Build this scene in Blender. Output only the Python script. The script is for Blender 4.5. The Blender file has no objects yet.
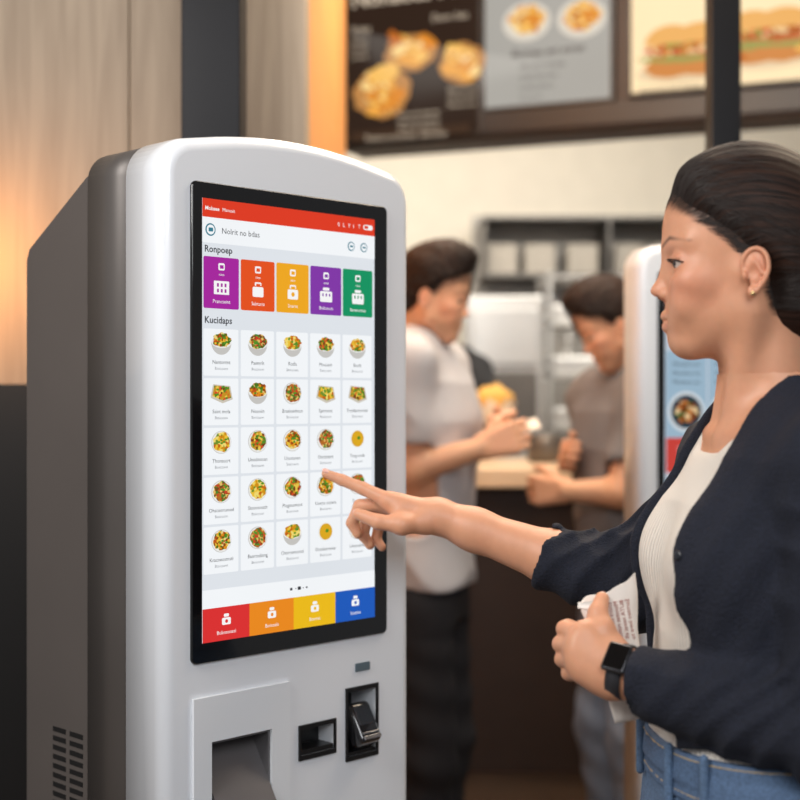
import bpy, bmesh, math, random
import numpy as np
from mathutils import Vector, Matrix
random.seed(4)
S = bpy.context.scene
COL = S.collection
FP = 1370.0; CZ = 1.38
def P(px, py, d):
    return np.array([(px-400)/FP*d, d, CZ-(py-400)/FP*d])
def lin(c):
    return tuple(((v/255.0)/12.92 if v/255.0 <= 0.04045 else ((v/255.0+0.055)/1.055)**2.4) for v in c[:3])
MATS = {}
def mat(name, rgb, rough=0.5, metal=0.0, var=0.06, vscale=8.0, bump=0.0, bscale=60.0, stretch=(1,1,1), emit=0.0, sss=0.0, attr=False, coat=0.0, bumptype='noise', suv=False):
    if name in MATS: return MATS[name]
    m = bpy.data.materials.new(name); m.use_nodes = True
    nt = m.node_tree; b = nt.nodes['Principled BSDF']
    c = lin(rgb)
    tc = nt.nodes.new('ShaderNodeTexCoord'); mp = nt.nodes.new('ShaderNodeMapping')
    mp.inputs['Scale'].default_value = stretch
    if suv:
        sa = nt.nodes.new('ShaderNodeAttribute'); sa.attribute_name = 'suv'; nt.links.new(sa.outputs['Vector'], mp.inputs['Vector'])
    else: nt.links.new(tc.outputs['Object'], mp.inputs['Vector'])
    nz = nt.nodes.new('ShaderNodeTexNoise'); nz.inputs['Scale'].default_value = vscale; nz.inputs['Detail'].default_value = 4
    nt.links.new(mp.outputs['Vector'], nz.inputs['Vector'])
    mix = nt.nodes.new('ShaderNodeMix'); mix.data_type = 'RGBA'; mix.blend_type = 'MULTIPLY'
    mix.inputs[0].default_value = 1.0
    rp = nt.nodes.new('ShaderNodeMapRange'); rp.inputs['From Min'].default_value = 0.3; rp.inputs['From Max'].default_value = 0.7
    rp.inputs['To Min'].default_value = 1-var; rp.inputs['To Max'].default_value = 1+var
    nt.links.new(nz.outputs['Fac'], rp.inputs['Value'])
    if attr:
        at = nt.nodes.new('ShaderNodeAttribute'); at.attribute_name = 'Col'
        nt.links.new(at.outputs['Color'], mix.inputs[6])
    else:
        mix.inputs[6].default_value = (*c, 1)
    nt.links.new(rp.outputs['Result'], mix.inputs[7])
    out = mix.outputs[2]
    if bump:
        bp = nt.nodes.new('ShaderNodeBump'); bp.inputs['Strength'].default_value = bump; bp.inputs['Distance'].default_value = 0.002
        if bumptype == 'wave':
            t = nt.nodes.new('ShaderNodeTexWave'); t.inputs['Scale'].default_value = bscale; t.inputs['Distortion'].default_value = 0.0
            r2 = nt.nodes.new('ShaderNodeMapRange'); r2.inputs['To Min'].default_value = .80; r2.inputs['To Max'].default_value = 1.04
            m2 = nt.nodes.new('ShaderNodeMix'); m2.data_type = 'RGBA'; m2.blend_type = 'MULTIPLY'; m2.inputs[0].default_value = 1.0
            nt.links.new(t.outputs['Fac'], r2.inputs['Value']); nt.links.new(out, m2.inputs[6]); nt.links.new(r2.outputs['Result'], m2.inputs[7]); out = m2.outputs[2]
        else:
            t = nt.nodes.new('ShaderNodeTexNoise'); t.inputs['Scale'].default_value = bscale
        nt.links.new(mp.outputs['Vector'], t.inputs['Vector'])
        nt.links.new(t.outputs['Fac'], bp.inputs['Height']); nt.links.new(bp.outputs['Normal'], b.inputs['Normal'])
    b.inputs['Roughness'].default_value = rough; b.inputs['Metallic'].default_value = metal
    if coat: b.inputs['Coat Weight'].default_value = coat
    if sss:
        b.inputs['Subsurface Weight'].default_value = sss; b.inputs['Subsurface Scale'].default_value = 0.01
        b.inputs['Subsurface Radius'].default_value = (1.0, 0.35, 0.2)
    if emit:
        nt.links.new(out, b.inputs['Emission Color']); b.inputs['Emission Strength'].default_value = emit
        b.inputs['Base Color'].default_value = (0,0,0,1); b.inputs['Specular IOR Level'].default_value = 0.08
    else: nt.links.new(out, b.inputs['Base Color'])
    MATS[name] = m
    return m
def foodmat(name, cols, scale=220, emit=0.9):
    if name in MATS: return MATS[name]
    m = bpy.data.materials.new(name); m.use_nodes = True
    nt = m.node_tree; b = nt.nodes['Principled BSDF']
    tc = nt.nodes.new('ShaderNodeTexCoord')
    v = nt.nodes.new('ShaderNodeTexVoronoi'); v.inputs['Scale'].default_value = scale
    nt.links.new(tc.outputs['Object'], v.inputs['Vector'])
    sp = nt.nodes.new('ShaderNodeSeparateColor'); nt.links.new(v.outputs['Color'], sp.inputs[0])
    r = nt.nodes.new('ShaderNodeValToRGB'); r.color_ramp.interpolation = 'CONSTANT'
    e = r.color_ramp.elements
    while len(e) < len(cols): e.new(0.5)
    for i, c in enumerate(cols):
        e[i].position = i/len(cols); e[i].color = (*lin(c), 1)
    nt.links.new(sp.outputs[0], r.inputs['Fac'])
    nt.links.new(r.outputs['Color'], b.inputs['Emission Color']); b.inputs['Emission Strength'].default_value = emit
    b.inputs['Base Color'].default_value = (0,0,0,1); b.inputs['Specular IOR Level'].default_value = 0.08
    MATS[name] = m; return m
def emat(name, rgb, s=1.0):
    return mat(name, rgb, rough=0.35, var=0.01, emit=s)
def link(o, parent=None):
    COL.objects.link(o)
    if parent is not None: o.parent = parent
    return o
def empty(name, loc, label, category, group=None, rotz=0):
    o = bpy.data.objects.new(name, None); o.location = loc; o.rotation_euler = (0,0,rotz); o.empty_display_size = 0.1
    o["label"] = label; o["category"] = category
    if group: o["group"] = group
    return link(o)
def tag(o, label, category, group=None):
    o["label"] = label; o["category"] = category
    if group: o["group"] = group
    return o
def struct(o): o["kind"] = "structure"; return o
def smooth(me):
    me.polygons.foreach_set('use_smooth', [True]*len(me.polygons))
def bmobj(name, bm, m, parent=None, sm=False):
    me = bpy.data.meshes.new(name); bmesh.ops.recalc_face_normals(bm, faces=bm.faces); bm.to_mesh(me); bm.free()
    for x in (m if isinstance(m, (list, tuple)) else [m]): me.materials.append(x)
    if sm: smooth(me)
    return link(bpy.data.objects.new(name, me), parent)
def box_bm(bm, lo, hi, bev=0.0, mi=0, R=None, seg=2):
    lo = Vector(lo); hi = Vector(hi); c = (lo+hi)/2; s = hi-lo
    t = bmesh.new()
    r = bmesh.ops.create_cube(t, size=1.0)
    for v in t.verts: v.co = Vector((v.co.x*s.x, v.co.y*s.y, v.co.z*s.z))
    if bev > 0: bmesh.ops.bevel(t, geom=list(t.edges), offset=bev, segments=seg, affect='EDGES', profile=0.5)
    for v in t.verts:
        if R is not None: v.co = R @ v.co
        v.co += c
    vm = {}
    for v in t.verts: vm[v] = bm.verts.new(v.co)
    for f in t.faces:
        nf = bm.faces.new([vm[v] for v in f.verts]); nf.material_index = mi
    t.free()
def box(name, lo, hi, m, parent=None, bev=0.0, R=None):
    bm = bmesh.new(); box_bm(bm, lo, hi, bev, 0, R)
    return bmobj(name, bm, m, parent)
TXT = {}
def get_text(s, bold=False):
    k = (s, bold)
    if k in TXT: return TXT[k]
    cu = bpy.data.curves.new('t', 'FONT'); cu.body = s; cu.size = 1.0; cu.resolution_u = 2
    if bold: cu.offset = 0.018
    o = bpy.data.objects.new('t', cu); COL.objects.link(o)
    dg = bpy.context.evaluated_depsgraph_get(); dg.update()
    me = bpy.data.meshes.new_from_object(o.evaluated_get(dg))
    vs = [(v.co.x, v.co.y) for v in me.vertices]; fs = [tuple(p.vertices) for p in me.polygons]
    bpy.data.objects.remove(o); bpy.data.curves.remove(cu); bpy.data.meshes.remove(me)
    TXT[k] = (vs, fs); return TXT[k]
class MB:
    def __init__(s): s.v = []; s.f = []; s.mi = []; s.m = []
    def mat(s, m):
        if m not in s.m: s.m.append(m)
        return s.m.index(m)
    def poly(s, pts, y, m):
        b = len(s.v); s.v += [(p[0], y, p[1]) for p in pts]
        f = list(range(b, b+len(pts)))
        a = sum(pts[i][0]*pts[(i+1)%len(pts)][1]-pts[(i+1)%len(pts)][0]*pts[i][1] for i in range(len(pts)))
        if a < 0: f.reverse()
        s.f.append(f); s.mi.append(s.mat(m))
    def rect(s, x0, z0, x1, z1, y, m, r=0.0):
        if r <= 0: s.poly([(x0,z0),(x1,z0),(x1,z1),(x0,z1)], y, m); return
        pts = []
        for cx, cz, a0 in ((x1-r,z0+r,-90),(x1-r,z1-r,0),(x0+r,z1-r,90),(x0+r,z0+r,180)):
            for i in range(6):
                a = math.radians(a0+i*18); pts.append((cx+r*math.cos(a), cz+r*math.sin(a)))
        s.poly(pts, y, m)
    def ell(s, cx, cz, rx, rz, y, m, n=24, a0=0, a1=360, jit=0, rot=0):
        pts = []; cr, sr = math.cos(rot), math.sin(rot)
        for i in range(n):
            a = math.radians(a0+(a1-a0)*i/(n if a1-a0 == 360 else n-1))
            k = 1+random.uniform(-jit, jit); x = rx*k*math.cos(a); z = rz*k*math.sin(a)
            pts.append((cx+x*cr-z*sr, cz+x*sr+z*cr))
        s.poly(pts, y, m)
    def text(s, t, x, z, size, y, m, al='L', bold=False):
        vs, fs = get_text(t, bold)
        if not vs: return
        w = max(v[0] for v in vs)*size
        ox = x-(w/2 if al == 'C' else 0)
        b = len(s.v); s.v += [(ox+v[0]*size, y, z+v[1]*size) for v in vs]
        k = s.mat(m)
        for f in fs: s.f.append([b+i for i in f]); s.mi.append(k)
    def build(s, name, parent=None):
        me = bpy.data.meshes.new(name); me.from_pydata(s.v, [], s.f)
        for m in s.m: me.materials.append(m)
        me.polygons.foreach_set('material_index', s.mi); me.update()
        return link(bpy.data.objects.new(name, me), parent)
def inset(pts, d):
    n = len(pts); out = []
    for i in range(n):
        p0 = Vector(pts[i-1]); p1 = Vector(pts[i]); p2 = Vector(pts[(i+1)%n])
        e1 = (p1-p0).normalized(); e2 = (p2-p1).normalized()
        n1 = Vector((e1.y,-e1.x)); n2 = Vector((e2.y,-e2.x))
        nn = (n1+n2).normalized(); k = d/max(0.3, nn.dot(n1))
        out.append(tuple(p1+nn*k))
    return out
def ring_extrude(name, outline, prof, m, parent=None):
    bm = bmesh.new(); rings = []
    for ins, y in prof:
        rings.append([bm.verts.new((p[0], y, p[1])) for p in inset(outline, ins)])
    n = len(outline)
    for a, b in zip(rings[:-1], rings[1:]):
        for i in range(n):
            f = bm.faces.new((a[i], a[(i+1)%n], b[(i+1)%n], b[i])); f.smooth = True
    bm.faces.new(rings[0]); bm.faces.new(list(reversed(rings[-1])))
    return bmobj(name, bm, m, parent)

# ------------------------------------------------------------------ SDF engine
class Frame:
    def __init__(s, o, f, up=(0,0,1)):
        s.o = np.array(o, float); f = np.array(f, float); f /= np.linalg.norm(f)
        up = np.array(up, float); l = np.cross(up, f); l /= np.linalg.norm(l); u = np.cross(f, l)
        s.f, s.l, s.u = f, l, u; s.R = np.array([f, l, u]); s.k = 1.0
    def pt(s, f, l, u): return s.o + s.k*(f*s.f + l*s.l + u*s.u)
    def loc(s, V): return ((V - s.o) @ s.R.T)/s.k
def cap(a, b, r1, r2=None, g=0.0):
    a = np.array(a, float); b = np.array(b, float); r2 = r1 if r2 is None else r2
    r1 += g; r2 += g
    rm = max(r1, r2); ba = b-a; L = float(ba@ba)+1e-9
    def fn(X, Y, Z):
        x = X-a[0]; y = Y-a[1]; z = Z-a[2]
        t = np.clip((x*ba[0]+y*ba[1]+z*ba[2])/L, 0, 1)
        return np.sqrt((x-t*ba[0])**2+(y-t*ba[1])**2+(z-t*ba[2])**2)-(r1+t*(r2-r1))
    return (np.minimum(a, b)-rm, np.maximum(a, b)+rm, fn)
def ell(c, r, R=None, g=0.0):
    c = np.array(c, float); r = np.array(r, float)+g; R = np.eye(3) if R is None else R
    rm = float(r.max())
    def fn(X, Y, Z):
        x = X-c[0]; y = Y-c[1]; z = Z-c[2]
        p = [x*R[i][0]+y*R[i][1]+z*R[i][2] for i in range(3)]
        k0 = np.sqrt(sum((p[i]/r[i])**2 for i in range(3)))
        k1 = np.sqrt(sum((p[i]/r[i]**2)**2 for i in range(3)))+1e-6
        return k0*(k0-1)/k1
    return (c-rm, c+rm, fn)
def fell(fr, c, r, g=0.0): return ell(fr.pt(*c), np.array(r)*fr.k, fr.R, g)
def fcap(fr, a, b, r1, r2=None, g=0.0):
    return cap(fr.pt(*a), fr.pt(*b), r1*fr.k, (r2 if r2 is not None else r1)*fr.k, g)
def column(fr, rows, g=0.0, pw=2.3, z0=None, z1=None):
    rows = sorted(rows); zs = np.array([r[0] for r in rows]); A = np.array([r[1] for r in rows])+g
    B = np.array([r[2] for r in rows])+g; C = np.array([r[3] for r in rows])
    z0 = zs[0] if z0 is None else z0; z1 = zs[-1] if z1 is None else z1
    m = max(A.max(), B.max())+0.05
    def fn(X, Y, Z):
        zz = Z-fr.o[2]
        a = np.interp(zz.ravel(), zs, A).reshape(zz.shape); b = np.interp(zz.ravel(), zs, B).reshape(zz.shape)
        c = np.interp(zz.ravel(), zs, C).reshape(zz.shape)
        pf = (X-fr.o[0])*fr.f[0]+(Y-fr.o[1])*fr.f[1]-c; pl = (X-fr.o[0])*fr.l[0]+(Y-fr.o[1])*fr.l[1]
        q = (np.abs(pf/a)**pw+np.abs(pl/b)**pw)**(1/pw)
        d = (q-1)*np.minimum(a, b)
        return np.maximum(np.maximum(d, zz-z1), z0-zz)
    return (fr.o+np.array([-m,-m,z0]), fr.o+np.array([m,m,z1]), fn)
def smin(a, d, k):
    h = np.maximum(k-np.abs(a-d), 0)/max(k,1e-6); return np.minimum(a, d)-h*h*k*0.25
class Field:
    def __init__(s, lo, hi, h):
        s.lo = np.array(lo, float); s.h = h
        n = np.ceil((np.array(hi)-s.lo)/h).astype(int)+1
        s.ax = [(s.lo[i]+h*np.arange(n[i])) for i in range(3)]
        s.F = np.full(tuple(n), 0.5, np.float32)
    def _ev(s, prim, m):
        sl = []
        for i in range(3):
            a = np.searchsorted(s.ax[i], prim[0][i]-m); b = np.searchsorted(s.ax[i], prim[1][i]+m)
            sl.append(slice(int(a), int(b)))
        if any(q.stop <= q.start for q in sl): return None, None
        X = s.ax[0][sl[0]][:,None,None].astype(np.float32); Y = s.ax[1][sl[1]][None,:,None].astype(np.float32); Z = s.ax[2][sl[2]][None,None,:].astype(np.float32)
        return tuple(sl), prim[2](X, Y, Z)
    def add(s, prim, k=0.01):
        sl, d = s._ev(prim, 2.2*k+4*s.h)
        if sl is None: return s
        s.F[sl] = smin(s.F[sl], d, k)
        return s
    def union(s, o, k=.01):
        s.F = smin(s.F, o.F, k).astype(np.float32); return s
    def sub(s, prim, k=0.004):
        sl, d = s._ev(prim, 2.2*k+4*s.h)
        if sl is None: return s
        a = s.F[sl]; d = -d; h = np.maximum(k-np.abs(a-d), 0)/max(k,1e-6); s.F[sl] = np.maximum(a, d)+h*h*k*0.25
        return s
    def xyz(s): return s.ax[0][:,None,None].astype(np.float32), s.ax[1][None,:,None].astype(np.float32), s.ax[2][None,None,:].astype(np.float32)
    def clip(s, fn, k=0.002):
        d = fn(*s.xyz()); a = s.F; h = np.maximum(k-np.abs(a-d), 0)/k; s.F = (np.maximum(a, d)+h*h*k*0.25).astype(np.float32)
        return s
    def ripple(s, fn):
        s.F = (s.F+fn(*s.xyz())).astype(np.float32); return s
    def mesh(s):
        F = s.F; ins = F < 0
        c = np.zeros(tuple(np.array(F.shape)-1), np.uint8)
        nx, ny, nz = c.shape
        for i in (0,1):
            for j in (0,1):
                for k in (0,1):
                    c += ins[i:i+nx, j:j+ny, k:k+nz]
        I, J, K = np.nonzero((c > 0) & (c < 8))
        idx = np.full(c.shape, -1, np.int32); idx[I,J,K] = np.arange(len(I))
        acc = np.zeros((len(I),3)); cnt = np.zeros(len(I))
        cs = [(0,0,0),(1,0,0),(0,1,0),(1,1,0),(0,0,1),(1,0,1),(0,1,1),(1,1,1)]
        vals = [F[I+q[0], J+q[1], K+q[2]].astype(float) for q in cs]
        for a, b in ((0,1),(2,3),(4,5),(6,7),(0,2),(1,3),(4,6),(5,7),(0,4),(1,5),(2,6),(3,7)):
            va, vb = vals[a], vals[b]; cr = (va < 0) != (vb < 0)
            t = np.where(cr, va/np.where(cr, va-vb, 1), 0)
            pa = np.array(cs[a]); pb = np.array(cs[b])
            acc += np.where(cr[:,None], pa+(pb-pa)*t[:,None], 0); cnt += cr
        V = (np.stack([I,J,K],1)+acc/np.maximum(cnt,1)[:,None])*s.h+s.lo
        Q = []
        def quads(a, b, get):
            for flip, msk in ((False, a & ~b), (True, ~a & b)):
                w = np.nonzero(msk)
                q = np.stack(get(*w), 1)
                if flip: q = q[:, ::-1]
                Q.append(q[(q >= 0).all(1)])
        quads(ins[:-1,1:-1,1:-1], ins[1:,1:-1,1:-1], lambda i,j,k: (idx[i,j,k], idx[i,j+1,k], idx[i,j+1,k+1], idx[i,j,k+1]))
        quads(ins[1:-1,:-1,1:-1], ins[1:-1,1:,1:-1], lambda i,j,k: (idx[i,j,k], idx[i,j,k+1], idx[i+1,j,k+1], idx[i+1,j,k]))
        quads(ins[1:-1,1:-1,:-1], ins[1:-1,1:-1,1:], lambda i,j,k: (idx[i,j,k], idx[i+1,j,k], idx[i+1,j+1,k], idx[i,j+1,k]))
        return V, np.concatenate(Q)
def npmesh(name, parts, m, parent=None, colfn=None, attrs=None):
    Vs = []; Qs = []; b = 0
    for V, Q in parts: Vs.append(V); Qs.append(Q+b); b += len(V)
    V = np.concatenate(Vs); Q = np.concatenate(Qs)
    me = bpy.data.meshes.new(name)
    W = V - (np.array(parent.location) if parent is not None else 0)
    me.vertices.add(len(V)); me.vertices.foreach_set('co', W.astype(np.float32).ravel())
    me.loops.add(len(Q)*4); me.loops.foreach_set('vertex_index', Q.astype(np.int32).ravel())
    me.polygons.add(len(Q)); me.polygons.foreach_set('loop_start', np.arange(len(Q), dtype=np.int32)*4)
    me.polygons.foreach_set('use_smooth', np.ones(len(Q), bool))
    me.update(calc_edges=True); me.validate()
    if colfn is not None:
        C = colfn(V); at = me.attributes.new('Col', 'FLOAT_COLOR', 'POINT')
        at.data.foreach_set('color', np.concatenate([C, np.ones((len(V),1))],1).astype(np.float32).ravel())
    if attrs is not None:
        at = me.attributes.new('suv', 'FLOAT_VECTOR', 'POINT'); at.data.foreach_set('vector', attrs(V).astype(np.float32).ravel())
    me.materials.append(m)
    return link(bpy.data.objects.new(name, me), parent)
def bounds(pts, m):
    A = np.array(pts); return A.min(0)-m, A.max(0)+m
def sm01(x, a, b):
    t = np.clip((x-a)/(b-a), 0, 1); return t*t*(3-2*t)

# ------------------------------------------------------------------ head
UL = [(.0440,.0265,-.0540),(.0515,.0150,-.0548),(.0568,.0045,-.0536),(.0572,0,-.0543)]
LL = [(.0440,.0260,-.0556),(.0492,.0160,-.0636),(.0548,.0050,-.0658),(.0552,0,-.0660)]
ULr = [.0011,.0028,.0036,.0034]; LLr = [.0011,.0031,.0042,.0042]
EX, EZ = .010, -.013
def crom(pts, n):
    P_ = [np.array(p, float) for p in pts]; P_ = [2*P_[0]-P_[1]]+P_+[2*P_[-1]-P_[-2]]; out = []
    for i in range(1, len(P_)-2):
        for j in range(n):
            t = j/n; a, b, c, d = P_[i-1:i+3]
            out.append(.5*((2*b)+(-a+c)*t+(2*a-5*b+4*c-d)*t*t+(-a+3*b-3*c+d)*t**3))
    out.append(P_[-2]); return out
def head(F, fr, male=False, detail=True):
    A = F.add
    A(fell(fr, (-.034,0,.040), (.090,.072,.084)), .01)
    A(fell(fr, (.008,0,-.024), (.045,.053,.072)), .03)
    A(fell(fr, (.034,0,-.081), (.018,.018,.016)) if not male else fell(fr, (.036,0,-.085), (.022,.026,.022)), .02)
    for s in (1,-1):
        jw = .048 if male else .037
        A(fcap(fr, (.029,.010*s,-.081), (-.016,jw*s,-.052), .013, .014), .022)
        A(fcap(fr, (-.016,jw*s,-.052), (-.026,.054*s,-.015), .013, .013), .022)
        A(fell(fr, (.028,.037*s,-.020), (.021,.018,.016)), .02)
        A(fell(fr, (.032,.025*s,-.046), (.018,.014,.018)), .02)
        A(fcap(fr, (.045,.010*s,.020), (.030,.044*s,.023), .007, .005), .014)
        F.sub(fell(fr, (.059,.031*s,.001), (.016,.016,.011)), .014)
    A(fcap(fr, (.0435,0,.012), (.0578,0,-.018), .0058, .0068), .014)
    A(fell(fr, (.0630,0,-.0260), (.0084,.0072,.0062)), .010)
    for s in (1,-1):
        A(fell(fr, (.0530,.0093*s,-.0310), (.0092,.0056,.0056)), .007)
        F.sub(fell(fr, (.0565,.0055*s,-.0382), (.0045,.0026,.0024)), .002)
    A(fell(fr, (.042,0,-.057), (.013,.026,.017)), .014)
    for s in (1,-1):
        for pl, rl in ((UL,ULr),(LL,LLr)):
            for i in range(3): A(fcap(fr, (pl[i][0]-.001,pl[i][1]*s,pl[i][2]), (pl[i+1][0]-.001,pl[i+1][1]*s,pl[i+1][2]), rl[i], rl[i+1]), .005)
        G = [(.0430,.0290,-.0530),(.0525,.0160,-.0586),(.0590,.0045,-.0598),(.0598,0,-.0600)]
        for i in range(3): F.sub(fcap(fr, (G[i][0]+.0010,G[i][1]*s,G[i][2]), (G[i+1][0]+.0006,G[i+1][1]*s,G[i+1][2]), .0010, .0010), .0018)
        A(fell(fr, (.036,.036*s,-.044), (.009,.007,.010)), .014)
    if detail:
        for s in (1,-1):
            A(fell(fr, (.0370,.031*s,.002), (.0140,.0145,.0134)), .005)
            F.sub(fell(fr, (.0500,.0340*s,-.0005), (.0125,.0145,.0044)), .0012)
            A(fcap(fr, (.0490,.020*s,.0075), (.0440,.044*s,.0060), .0016,.0013), .003)
    for s in (1,-1):
        def e(x, y, z): return (x+EX, y*s, z+EZ)
        A(fell(fr, e(-.044,.0720,.002), (.0120,.0058,.0205)), .006)
        pts = crom([(-.032,.071,-.006),(-.029,.072,.007),(-.034,.0745,.018),(-.044,.0770,.0215),(-.052,.0790,.015),(-.0545,.0795,.002),(-.051,.0785,-.010),(-.045,.0760,-.019),(-.039,.0745,-.025)], 4)
        for a, b in zip(pts[:-1], pts[1:]): A(fcap(fr, e(*a), e(*b), .0023), .0012)
        A(fcap(fr, e(-.040,.0765,.009), e(-.048,.0775,-.004), .0020), .003)
        A(fell(fr, e(-.038,.0740,-.0225), (.0050,.0040,.0060)), .004)
        A(fell(fr, e(-.031,.0745,-.006), (.003,.0038,.005)), .003)
        F.sub(fell(fr, e(-.038,.0800,-.004), (.0060,.0060,.0080)), .003)
        F.sub(fcap(fr, e(-.036,.0810,.011), e(-.049,.0830,.008), .0020,.0020), .002)
def segd(V, pl):
    d = np.full(len(V), 1.0)
    for a, b in zip(pl[:-1], pl[1:]):
        a = np.array(a); b = np.array(b); ba = b-a; t = np.clip(((V-a)@ba)/(ba@ba), 0, 1)
        d = np.minimum(d, np.linalg.norm(V-a-t[:,None]*ba, axis=1))
    return d
def skincol(fr, base, lip, brow, male=False, line=None):
    base = np.array(lin(base)); lip = np.array(lin(lip)); brow = np.array(lin(brow))
    bp = [np.array(q) for q in ((.056,.012,.0215),(.050,.028,.0285),(.030,.050,.0225))]
    def fn(V):
        L = fr.loc(V); C = np.tile(base, (len(V),1))
        A = np.abs(L[:,1]); LA = np.stack([L[:,0], A, L[:,2]], 1)
        red = np.exp(-(((L[:,0]-.028)/.03)**2+((A-.042)/.022)**2+((L[:,2]+.025)/.022)**2))
        C = C*(1-red[:,None]*np.array([.0,.16,.15]))
        nose = np.exp(-(((L[:,0]-.064)/.012)**2+(A/.014)**2+((L[:,2]+.027)/.012)**2)); C = C*(1-nose[:,None]*np.array([.0,.10,.10]))
        ear = np.exp(-(((L[:,0]+.045-EX)/.02)**2+((A-.078)/.008)**2+((L[:,2]-EZ)/.025)**2)); C = C*(1-ear[:,None]*np.array([.0,.12,.12]))
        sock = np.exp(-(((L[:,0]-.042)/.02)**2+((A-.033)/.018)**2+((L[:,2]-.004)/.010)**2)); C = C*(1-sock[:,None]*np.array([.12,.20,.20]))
        for pl, th_ in ((UL,.0036),(LL,.0046)):
            q = segd(LA, pl)/th_
            w = (1-sm01(q, .80, 1.25))*(L[:,0] > .042)*(A < .026)*.8; C = C*(1-w[:,None])+lip*w[:,None]
        d = np.full(len(V), 1.0)
        for a, b in zip(bp[:-1], bp[1:]):
            ba = b-a; t = np.clip(((LA-a)@ba)/(ba@ba), 0, 1); d = np.minimum(d, np.abs(np.linalg.norm((LA-a-t[:,None]*ba)*np.array([.4,.6,1.0]),axis=1)))
        w = (1-sm01(d, .0006, .0036))*(L[:,0] > .02)*.75
        C = C*(1-w[:,None])+brow*w[:,None]
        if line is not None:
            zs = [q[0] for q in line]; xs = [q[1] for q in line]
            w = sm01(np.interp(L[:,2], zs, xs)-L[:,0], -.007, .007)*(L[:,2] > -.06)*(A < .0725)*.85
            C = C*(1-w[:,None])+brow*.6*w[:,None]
        if male:
            b = np.exp(-(((L[:,2]+.080)/.028)**2))*sm01(L[:,0], -.02, .03)*.15
            C = C*(1-b[:,None])+brow*b[:,None]
        return C
    return fn
def eyes(fr, parent, r=.0124):
    for s in (1,-1):
        c = fr.pt(.0370,.031*s,.002)
        bm = bmesh.new(); bmesh.ops.create_uvsphere(bm, u_segments=32, v_segments=24, radius=r*fr.k)
        g = Vector(fr.f*0.95+fr.u*-.14+fr.l*.12*s).normalized()
        for f in bm.faces:
            d = f.calc_center_median().normalized().dot(g)
            f.material_index = 2 if d > .975 else (1 if d > .86 else 0); f.smooth = True
        bmesh.ops.translate(bm, verts=bm.verts, vec=Vector(c-np.array(parent.location)))
        bmobj('eye', bm, [mat('sclera',(205,190,180),.2), mat('iris',(46,30,21),.15), mat('pupil',(10,8,8),.1)], parent)
def hairmat():
    if 'hair' in MATS: return MATS['hair']
    m = bpy.data.materials.new('hair'); m.use_nodes = True; nt = m.node_tree; b = nt.nodes['Principled BSDF']
    at = nt.nodes.new('ShaderNodeAttribute'); at.attribute_name = 'suv'
    nz = nt.nodes.new('ShaderNodeTexNoise'); nz.inputs['Scale'].default_value = 1.0; nz.inputs['Detail'].default_value = 5; nz.inputs['Roughness'].default_value = .65
    nt.links.new(at.outputs['Vector'], nz.inputs['Vector'])
    r = nt.nodes.new('ShaderNodeValToRGB'); e = r.color_ramp.elements
    e[0].position = .35; e[0].color = (*lin((16,10,8)),1); e[1].position = .7; e[1].color = (*lin((60,38,28)),1)
    nt.links.new(nz.outputs['Fac'], r.inputs['Fac']); nt.links.new(r.outputs['Color'], b.inputs['Base Color'])
    bp = nt.nodes.new('ShaderNodeBump'); bp.inputs['Strength'].default_value = .6; bp.inputs['Distance'].default_value = .0012
    nt.links.new(nz.outputs['Fac'], bp.inputs['Height']); nt.links.new(bp.outputs['Normal'], b.inputs['Normal'])
    b.inputs['Roughness'].default_value = .58; b.inputs['Specular IOR Level'].default_value = .22
    MATS['hair'] = m; return m
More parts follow.
